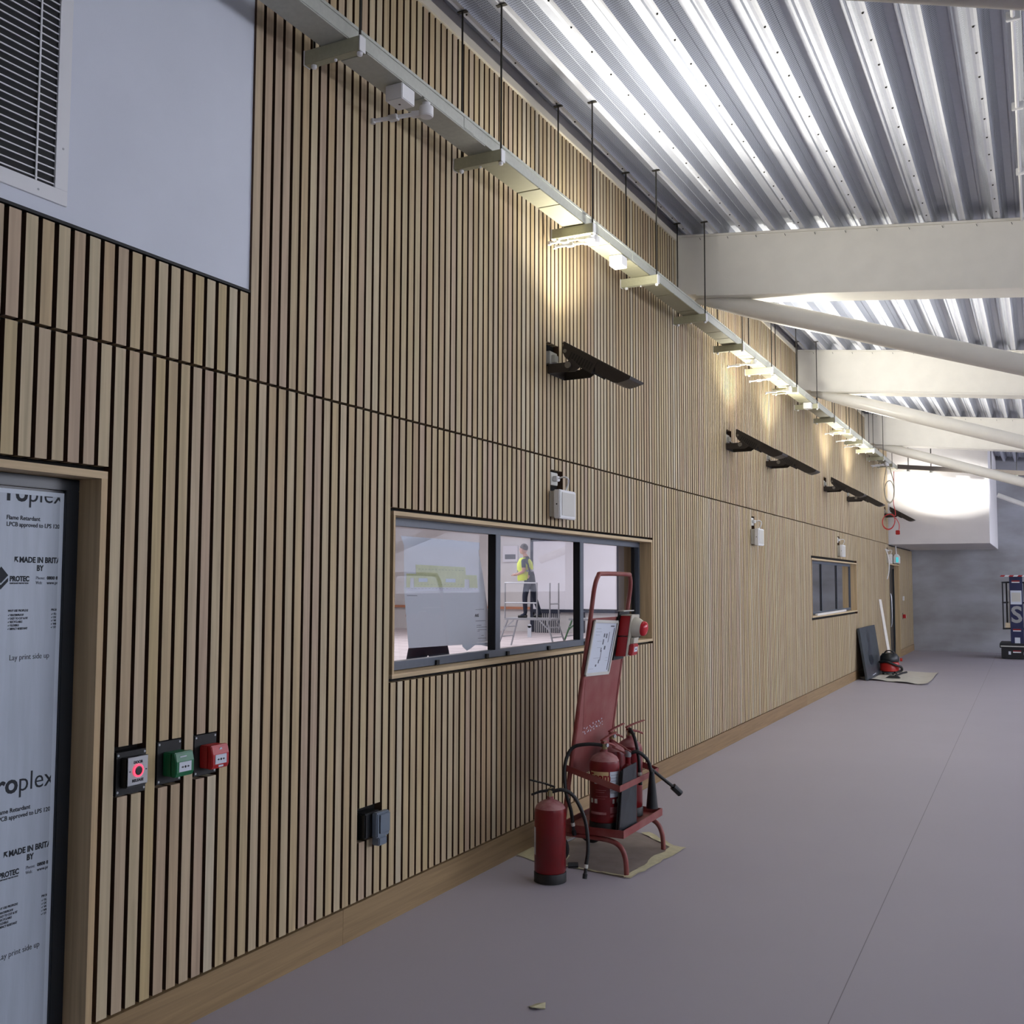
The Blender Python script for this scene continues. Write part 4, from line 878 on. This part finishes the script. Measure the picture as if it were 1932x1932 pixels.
# exit sign
t = thing('exit_sign', 'small hanging exit sign with lit cyan face above the far door', 'exit sign', (.08, 23.6, 2.07))
MB().prism([(.02, 23.6, 2.09), (.135, 23.6, 2.09), (.135, 23.6, 2.24), (.10, 23.6, 2.29), (.055, 23.6, 2.29), (.02, 23.6, 2.24)], (0, .22, 0)).build('housing', 'white_pl', t, bevel=.005)
MB().box(.075, .125, 23.592, 23.599, 2.11, 2.22).build('lit_panel', 'exitglow', t)
MB().tube([(.08, 23.62, 2.29), (.075, 23.62, 2.38), (.07, 23.62, 2.475)], .012, 8).build('stem', 'white_pl', t)

# ================================================================== PERSONNEL LIFT
t = thing('personnel_lift', 'dark blue upright mast lift standing by the far end wall', 'lift', (2.4, 25.5, 0))
LX = lambda px: 2.033+(px-1885)*.01056
LZ = lambda py: 1.835-(py-1086)*.01172
LY = 25.2
MB().box(LX(1885), LX(1975), LY+.02, LY+1.0, .01, LZ(1222)).build('base', 'lift_black', t, bevel=.01)
MB().box(LX(1882), LX(1978), LY, LY+1.02, LZ(1222), LZ(1213)).build('deck', 'lift_black', t, bevel=.01)
MB().box(LX(1884), LX(1976), LY-.006, LY-.001, LZ(1219.5), LZ(1217.5)).build('edge_strip', 'offwhite_pl', t)
MB().box(LX(1903.5), LX(1928), LY+.05, LY+.35, LZ(1213), LZ(1087.5)).build('mast', 'blue_lift', t, bevel=.006)
mm = MB()
for a, b in ((1889, 1890.5), (1929.5, 1931)): mm.box(LX(a), LX(b)+.01, LY+.12, LY+.16, LZ(1185), LZ(1100))
mm.box(LX(1896), LX(1899), LY+.2, LY+.24, LZ(1180), LZ(1100)); mm.build('rail_post', 'lift_black', t)
for py in (1099, 1137, 1186):
    MB().tube([(LX(1889), LY+.1, LZ(py)), (LX(1903), LY+.15, LZ(py)+.005)], .018, 10).build('guard_rail', 'lift_black', t); MB().tube([(LX(1928), LY+.15, LZ(py)), (LX(1955), LY+.1, LZ(py))], .018, 10).build('guard_rail', 'lift_black', t)
MB().box(LX(1901), LX(1903), LY+.1, LY+.14, LZ(1175), LZ(1112)).build('hydraulic_tube', 'offwhite_pl', t)
MB().box(LX(1894), LX(1904), LY+.06, LY+.3, LZ(1184), LZ(1175)).build('timber_block', 'timber', t)
m = MB(); m2 = MB(); w_ = (LX(1960)-LX(1886))/9
for i in range(9): (m if i % 2 else m2).prism([(LX(1886)+w_*i, LY-.02, LZ(1088)), (LX(1886)+w_*(i+1), LY-.02, LZ(1088)), (LX(1886)+w_*(i+1)+.03, LY-.02, LZ(1085.3)), (LX(1886)+w_*i+.03, LY-.02, LZ(1085.3))], (0, .05, 0))
m.build('hazard_rail', 'white_pl', t); m2.build('hazard_rail_red', 'red_pl', t)
def sticker(px0, px1, py0, py1, y, mt, nm='sticker'): MB().box(LX(px0), LX(px1), y-.003, y-.0005, LZ(py1), LZ(py0)).build(nm, mt, t)
sticker(1905, 1926, 1114, 1140, LY+.05, 'paper', 'notice'); sticker(1907, 1924, 1118, 1135, LY+.0455, 'offwhite_pl', 'notice_print')
for y_ in (1095, 1186): sticker(1908, 1923, y_, y_+2.5, LY+.05, 'redtext'); sticker(1908, 1923, y_+2.7, y_+4.5, LY+.05, 'white_pl')
sticker(1907, 1922, 1226, 1228, LY+.02, 'redtext'); sticker(1907, 1922, 1228.4, 1230.4, LY+.02, 'white_pl'); sticker(1911, 1921, 1202, 1212.6, LY+.05, 'paper'); sticker(1898.5, 1903, 1228, 1234, LY+.02, 'paper'); sticker(1927, 1932, 1229, 1234, LY+.02, 'paper')
text('S', 'logo_letter', 'steel', t, (LX(1915.7), LY+.048, LZ(1173.5)), (1, 0, 0), (0, 0, 1), .50, .012, align='CENTER', depth=.001)

# ================================================================== ROOM BEHIND THE GLASS
IF = .10; YI = 29.3
struct(MB().box(-19, -.301, -2, YI, -.02, IF).build('floor_inner', 'roomfloor', base=(-5, 10, 0)))
fl_ = MB()
for yy in range(2, 29, 1): fl_.box(-18, -1, yy, yy+.012, IF, IF+.001)
for xx in range(-18, -1, 2): fl_.box(xx, xx+.012, 2, 29, IF, IF+.001)
fo = fl_.build('floor_court_lines', 'greyink', base=(-5, 10, IF)); struct(fo)
struct(MB().box(-19, -.3, YI, YI+.2, 0, 5.0).build('wall_inner_end', 'plaster_warm', base=(-5, YI, 0)))
struct(MB().box(-19.2, -19, -2, YI, 0, 5.0).build('wall_inner_side', 'plaster_warm', base=(-19, 10, 0)))
struct(MB().box(-19.2, -.3, -2.2, -2, 0, 5.0).build('wall_inner_back', 'plaster_warm', base=(-10, -2, 0)))
struct(MB().box(-19.2, -.3, -2.2, YI, 4.7, 4.9).build('ceiling_inner', 'plaster_warm', base=(-5, 10, 4.7)))
def rl(x, y, label):
    t = thing('round_ceiling_light', label, 'ceiling light', (x, y, 4.6), 'round lights in the adjoining room')
    m = MB(); m.lathe([(.5, 0), (.52, .02), (.52, .07), (.1, .08)], (x, y, 4.61), n=36); m.build('rim', 'white_pl', t); m = MB(); m.lathe([(.47, 0), (.47, .008)], (x, y, 4.60), n=36); m.build('diffuser', 'glowpanel', t)
p = at(800, 997, 2, 4.6); rl(p.x, p.y, 'lit round ceiling light seen through the top of the near window')
# glazed screen in the end wall
t = thing('glazed_screen', 'navy framed glazed screen with white blinds in the adjoining room', 'screen', (-9.7, YI-.1, IF))
ky = YI/26.; BX = lambda px: CAM.x+(at(px, 1100, 1, YI-.12).x-CAM.x); BZ = lambda px, py: at(px, py, 1, YI-.12).z
m = MB(); m.box(BX(1001), BX(1006), YI-.14, YI-.02, IF, BZ(1003, 1013)); m.box(BX(1082.5), BX(1101), YI-.14, YI-.02, IF, 3.1); m.box(BX(1164), BX(1195), YI-.14, YI-.02, .75, 3.0); m.box(BX(1001), BX(1195), YI-.15, YI-.02, BZ(1040, 1155), BZ(1040, 1149.5)); m.box(BX(1001), BX(1195), YI-.14, YI-.02, 2.95, 3.1); m.build('frame', 'screen_navy', t)
MB().box(BX(1006), BX(1082.5), YI-.12, YI-.10, BZ(1040, 1149.5), 2.95).build('blind', 'blind', t); MB().box(BX(1101), BX(1164), YI-.12, YI-.10, BZ(1130, 1149.5), 2.95).build('blind', 'blind', t)
m = MB()
for i in range(13): x = BX(1020+i*3.6); m.box(x, x+.022, YI-.5, YI-.46, IF, .72)
m.box(BX(1019), BX(1066), YI-.5, YI-.46, .70, .74); tag(m.build('railing', 'screen_navy'), 'dark upright bar railing below the blinds in the adjoining room', 'railing')
m = MB(); z = at(965, 1147, 1, YI-.15).z; m.box(-18, BX(1000), YI-.12, YI-.06, z-.04, z+.04); tag(m.build('handrail', 'handrail'), 'wooden handrail on the end wall of the adjoining room', 'handrail')
t = thing('notice_board', 'pale boxed panel on the wall behind the man in the adjoining room', 'panel', (BX(965), YI-.1, 2)); MB().box(BX(948), BX(975), YI-.1, YI-.02, BZ(960, 1060), BZ(960, 1030)).build('board', 'blind', t); MB().box(BX(952), BX(972), YI-.105, YI-.1, BZ(960, 1055), BZ(960, 1046)).build('label_strip', 'greyink', t)
# podium platform
PYm = 22.3
def podium(x0, x1, y0, y1, zt, rails, label, mt):
    t = thing('podium_steps', label, 'work platform', ((x0+x1)/2, (y0+y1)/2, IF), 'work platforms in the adjoining room')
    MB().box(x0+.12, x1-.12, y0+.1, y1-.1, zt-.05, zt-.001).build('platform', 'alu', t, bevel=.004)
    m_ = MB()
    for k, (xa, xb) in enumerate(((x0, x0+.22), (x1, x1-.22))):
        for yy in (y0, y1): MB().tube([(xa, yy, IF), (xb, yy+(.08 if yy == y0 else -.08), zt-.05)], .022, 10).build('leg', mt, t)
        for zz in (IF+.25, IF+.48): m_.bar((xa+(xb-xa)*(zz-IF)/(zt-.05-IF), y0+.03, zz), (xa+(xb-xa)*(zz-IF)/(zt-.05-IF), y1-.03, zz), .05, .025)
    m_.build('treads', 'alu', t)
    m_ = MB(); m_.bar((x0+.4, y0+.06, zt-.06), (x0+.12, y0+.04, zt-.3), .03, .03); m_.bar((x1-.4, y0+.06, zt-.06), (x1-.12, y0+.04, zt-.3), .03, .03); m_.build('strut', mt, t)
    if rails:
        m_ = MB(); 
        for xx in (x0+.14, x1-.5, x1-.16): m_.tube([(xx, y0+.1, zt), (xx, y0+.1, zt+.84)], .018, 8)
        for zz in (.36, .84): m_.tube([(x0+.14, y0+.1, zt+zz), (x1-.5, y0+.1, zt+zz)], .018, 8)
        m_.tube([(x1-.16, y0+.1, zt+.34), (x1-.16, y1-.1, zt+.34)], .018, 8); m_.tube([(x1-.16, y1-.1, zt), (x1-.16, y1-.1, zt+.84)], .018, 8); m_.build('guard_rail', 'alu', t)
    return t
pod = podium(-8.85, -7.35, 22.0, 22.7, .80, True, 'aluminium podium steps with guard rails carrying the man in the adjoining room', 'alu')
podium(-7.55, -6.2, 22.9, 23.6, .78, False, 'green legged trestle platform to the right of the podium steps', 'green_paint')
m = MB(); m.lathe([(.05, 0), (.05, .01)], (-7.98, 21.97, .62), (0, -1, 0), 16); m.box(-8.03, -7.93, 21.96, 21.97, .35, .62); m.build('inspection_tag', 'paper', pod)

# ---- people
def person(name, label, base, joints, links, radii, facing, cloth, head, ht):
    t = thing(name, label, 'person', base)
    me = bpy.data.meshes.new('body'); names = list(joints); idx = {n_: i for i, n_ in enumerate(names)}
    b = Vector(base); me.from_pydata([Vector(joints[n_]) for n_ in names], [(idx[a], idx[c]) for a, c in links], [])
    o = bpy.data.objects.new('tmp', me); COL.objects.link(o)
    sm = o.modifiers.new('s', 'SKIN'); sm.use_smooth_shade = True; o.modifiers.new('u', 'SUBSURF').levels = 2
    sl = me.skin_vertices[0].data
    for n_ in names: r_ = radii[n_]; sl[idx[n_]].radius = (r_, r_) if not isinstance(r_, tuple) else r_
    sl[0].use_root = True
    bpy.context.view_layer.update()
    m2 = bpy.data.meshes.new_from_object(o.evaluated_get(bpy.context.evaluated_depsgraph_get())); bpy.data.objects.remove(o)
    ob_ = bpy.data.objects.new('body', m2); COL.objects.link(ob_); ob_.parent = t
    for m__ in ('skin', 'navy'): m2.materials.append(M[m__])
    hx = Vector(joints['neck'])
    for p_ in m2.polygons:
        c = p_.center; p_.use_smooth = True; p_.material_index = cloth(c)
    return t, ob_
def head(t, c, f, tilt=0):       # c: head centre relative to base; f facing direction
    b = BASE[t.name]; f = Vector(f).normalized(); s = Vector((0, 0, 1)).cross(f); C_ = b+Vector(c)
    h = MB(); h.ball(C_, .098, 20, sc=(1, 1, 1.22)); h.ball(C_+f*.03+Vector((0, 0, -.055)), .068, 14, sc=(1, 1, 1.0))
    h.lathe([(.016, 0), (.008, .035)], C_+f*.085+Vector((0, 0, -.005)), f+Vector((0, 0, -.4)), 8)
    for k in (-1, 1): h.ball(C_+s*k*.096+Vector((0, 0, -.01)), .026, 8, sc=(.6, .6, 1.2))
    hd_ = h.build('head', 'skin', t, smooth=True)
    e = MB()
    for k in (-1, 1): e.ball(C_+s*k*.034+f*.092+Vector((0, 0, .012)), .009, 8)
    e.bar(C_+f*.094-s*.022+Vector((0, 0, -.055)), C_+f*.094+s*.022+Vector((0, 0, -.055)), .004, .005); e.build('face_features', 'hair', hd_)
    q_ = MB(); q_.ball(C_-f*.012+Vector((0, 0, .03)), .104, 20, sc=(1, 1, 1.02)); hh = q_.build('hair', 'hair', hd_, smooth=True)
    bm = bmesh.new(); bm.from_mesh(hh.data)
    cut_c = C_-b+f*.035+Vector((0, 0, .015)); bmesh.ops.bisect_plane(bm, geom=bm.verts[:]+bm.edges[:]+bm.faces[:], plane_co=cut_c, plane_no=(-f*-.8+Vector((0, 0, -.75))), clear_outer=True); bm.to_mesh(hh.data); bm.free()
def hand(t, w, d, up, parent_name='hand'):
    b = BASE[t.name]; w = b+Vector(w); d = Vector(d).normalized(); up = Vector(up).normalized(); s = d.cross(up); m = MB()
    m.tube([w, w+d*.045, w+d*.085], [.024, .034, .032], 10, smooth=3)
    for i, (o_, l_) in enumerate(((-.026, .06), (-.009, .07), (.009, .066), (.025, .052))):
        a = w+d*.082+s*o_; m.tube([a, a+d*l_*.5-up*.008, a+d*l_*.8-up*.03], [.0095, .009, .007], 8, smooth=2)
    m.tube([w+d*.03-s*.028, w+d*.06-s*.05-up*.01, w+d*.09-s*.045-up*.02], [.012, .011, .008], 8, smooth=2)
    return m.build('hand', 'skin', t, smooth=True)
B1 = (-8.22, 22.38, .802)
J = dict(pelvis=(.04, 0, .93), waist=(0, 0, 1.08), chest=(-.03, 0, 1.28), neckb=(-.06, 0, 1.44), neck=(-.09, 0, 1.52), head=(-.11, 0, 1.56),
         hl=(.04, -.09, .90), kl=(-.04, -.11, .50), al=(-.02, -.11, .08), tl=(-.16, -.12, .035), hr=(.05, .09, .90), kr=(.10, .12, .50), ar=(.26, .14, .09), tr=(.14, .15, .04),
         sl=(-.04, -.19, 1.38), el=(-.0, -.24, 1.12), wl=(-.24, -.17, 1.03), sr=(-.04, .19, 1.38), er=(-.06, .25, 1.12), wr=(-.28, .14, 1.07))
LK = [('pelvis', 'waist'), ('waist', 'chest'), ('chest', 'neckb'), ('neckb', 'neck'), ('neck', 'head'), ('pelvis', 'hl'), ('hl', 'kl'), ('kl', 'al'), ('al', 'tl'), ('pelvis', 'hr'), ('hr', 'kr'), ('kr', 'ar'), ('ar', 'tr'), ('chest', 'sl'), ('sl', 'el'), ('el', 'wl'), ('chest', 'sr'), ('sr', 'er'), ('er', 'wr')]
RD = dict(pelvis=(.15, .13), waist=(.14, .12), chest=(.15, .13), neckb=.075, neck=.055, head=.055, hl=.10, kl=.07, al=.05, tl=.035, hr=.10, kr=.07, ar=.05, tr=.035, sl=.065, el=.047, wl=.028, sr=.065, er=.047, wr=.028)
def cl1(c):
    if c.z > 1.47: return 0
    if c.z < 1.20 and (c.y < -.13 or c.y > .13 or c.x < -.16) and c.z > .95: return 0
    return 1
p1, bd = person('person', 'person in a yellow hi-vis vest and dark trousers standing on podium steps', B1, J, LK, RD, None, cl1, None, 1.76)
head(p1, (-.13, 0, 1.66), (-1, -.1, -.1)); hand(p1, J['wl'], (-1, .1, .05), (0, 0, 1)); hand(p1, J['wr'], (-1, -.1, .1), (0, 0, 1))
v = MB(); vb = BASE[p1.name]
v.lathe([(.195, .90), (.200, .96), (.190, 1.08), (.195, 1.22), (.185, 1.33), (.13, 1.42), (.10, 1.45)], (vb.x-.005, vb.y, vb.z), (-.07, 0, 1), 24)
vest = v.build('hivis_vest', 'hivis', p1, smooth=True)
for q in vest.data.vertices: q.co.y *= 1.05
v = MB(); v.lathe([(.197, 1.10), (.199, 1.15)], (vb.x-.005, vb.y, vb.z), (-.07, 0, 1), 24); v.build('reflective_band', 'steel', p1, smooth=True)
v = MB()
for k, (a, r0) in (('kl', (J['al'], J['tl'])), ('kr', (J['ar'], J['tr']))): v.tube([vb+Vector(a)+Vector((.03, 0, -.05)), vb+Vector(a)+Vector((-.05, 0, -.045)), vb+Vector(r0)+Vector((-.05, 0, -.01))], [.042, .045, .032], 12, smooth=3)
v.build('boots', 'rubber', p1, smooth=True)
# second figure, mostly hidden behind the paper drawing
_c = at(808, 1238, 2, IF+.80); B2 = (_c.x, _c.y, IF)
J2 = dict(pelvis=(0, 0, .97), waist=(0, 0, 1.08), chest=(0, 0, 1.30), neckb=(0, 0, 1.46), neck=(-.01, 0, 1.52), head=(-.02, 0, 1.56), hl=(-.13, 0, .90), kl=(-.20, 0, .48), al=(-.21, 0, .08), tl=(-.24, -.14, .035), hr=(.13, 0, .90), kr=(.20, 0, .48), ar=(.22, 0, .08), tr=(.32, -.12, .035), sl=(-.17, 0, 1.40), el=(-.17, -.07, 1.14), wl=(-.06, -.22, 1.22), sr=(.20, 0, 1.40), er=(.17, -.07, 1.14), wr=(.06, -.22, 1.22))
R2 = dict(RD); R2.update(kl=.10, kr=.10, al=.085, ar=.085, hl=.105, hr=.105, pelvis=(.10, .11))
p2, _ = person('person', 'person behind the taped drawing, only dark wide trouser legs showing', B2, J2, LK, R2, None, lambda c: 0 if c.z > 1.5 or (c.y < -.10 and c.z > 1.1) else 1, None, 1.76)
head(p2, (-.02, 0, 1.66), (-.3, -1, 0)); hand(p2, J2['wl'], (.3, -1, .2), (0, 0, 1)); hand(p2, J2['wr'], (-.3, -1, .2), (0, 0, 1))

# ---- drawing taped to the glass
t = thing('paper_drawing', 'large white paper elevation drawing taped inside the near window', 'drawing', (-.168, 5.0, 1.28))
PXp = -.170
def pq(px, py, dx=0): p = at(740+px/6.664, 980+py/6.664, 0, PXp+dx); return Vector((PXp+dx, p.y, p.z))
MB().add([pq(*c) for c in ((108, 205), (600, 245), (1098, 290), (1100, 382), (1085, 390), (1140, 700), (1190, 1050), (1218, 1260), (1224, 1535), (870, 1575), (205, 1620), (150, 900), (148, 330))], [tuple(range(13))]).build('sheet', 'drawing_paper', t)
MB().add([pq(*c, .001) for c in ((112, 207), (1096, 292), (1098, 380), (1010, 378), (150, 322))], [tuple(range(5))]).build('folded_header', 'drawing_paper', t)
m = MB()
def py_(pts, d=.0014): m.prism([pq(*c, d) for c in pts], (.0005, 0, 0))
py_(((295, 568), (918, 602), (925, 700), (1062, 702), (1075, 862), (972, 860), (968, 755), (910, 752), (908, 856), (275, 852), (272, 736), (228, 736), (222, 855), (178, 855), (178, 680), (300, 684)))
m.build('elevation_fill', 'yellowink', t)
m = MB(); py_(((185, 872), (1090, 880), (1090, 900), (185, 898))); m.build('ground_line', 'greyink' if 0 else 'blind', t)
m = MB(); py_(((332, 738), (443, 740), (443, 786), (332, 786)), .0022); py_(((672, 746), (795, 748), (795, 792), (672, 790)), .0022); m.build('drawn_windows', 'paper', t)
m = MB()
for k in range(14): x_ = 330+k*42; py_(((x_, 622+k*1.5), (x_+22, 623+k*1.5), (x_+22, 626+k*1.5), (x_, 625+k*1.5)), .0022)
for k in range(14): x_ = 320+k*42; py_(((x_, 818), (x_+16, 818), (x_+16, 821), (x_, 821)), .0022)
for k in range(20): x_ = 190+k*44; py_(((x_, 866+k*.3), (x_+30, 866+k*.3), (x_+30, 869+k*.3), (x_, 869+k*.3)), .0022)
py_(((185, 955), (315, 956), (315, 962), (185, 961))); py_(((1048, 1134), (1155, 1126), (1155, 1130), (1048, 1138))); py_(((1048, 1276), (1172, 1270), (1172, 1275), (1048, 1281)))
for k, (a, b) in enumerate(((1060, 1120), (1060, 1190), (1070, 1100), (1075, 1185), (1120, 1150), (1078, 1180))): y_ = (1330, 1352, 1402, 1385, 1458, 1492)[k]; py_(((a, y_), (b, y_-3), (b, y_+2), (a, y_+5)))
m.build('drawn_lines', 'greyink', t)
o = pq(1040, 1226, .0016); text('AAS', 'title', 'ink', t, (o.x, o.y, o.z), (0, 1, 0), (0, 0, 1), .026, .0002)
m = MB(); m.prism([pq(*c, -.001) for c in ((880, 1572), (1222, 1540), (1255, 1530), (1265, 1555), (1210, 1600), (1120, 1580), (1040, 1580), (985, 1625), (940, 1650), (885, 1600))], (-.0006, 0, 0)); m.build('torn_corner', 'drawing_paper', t)
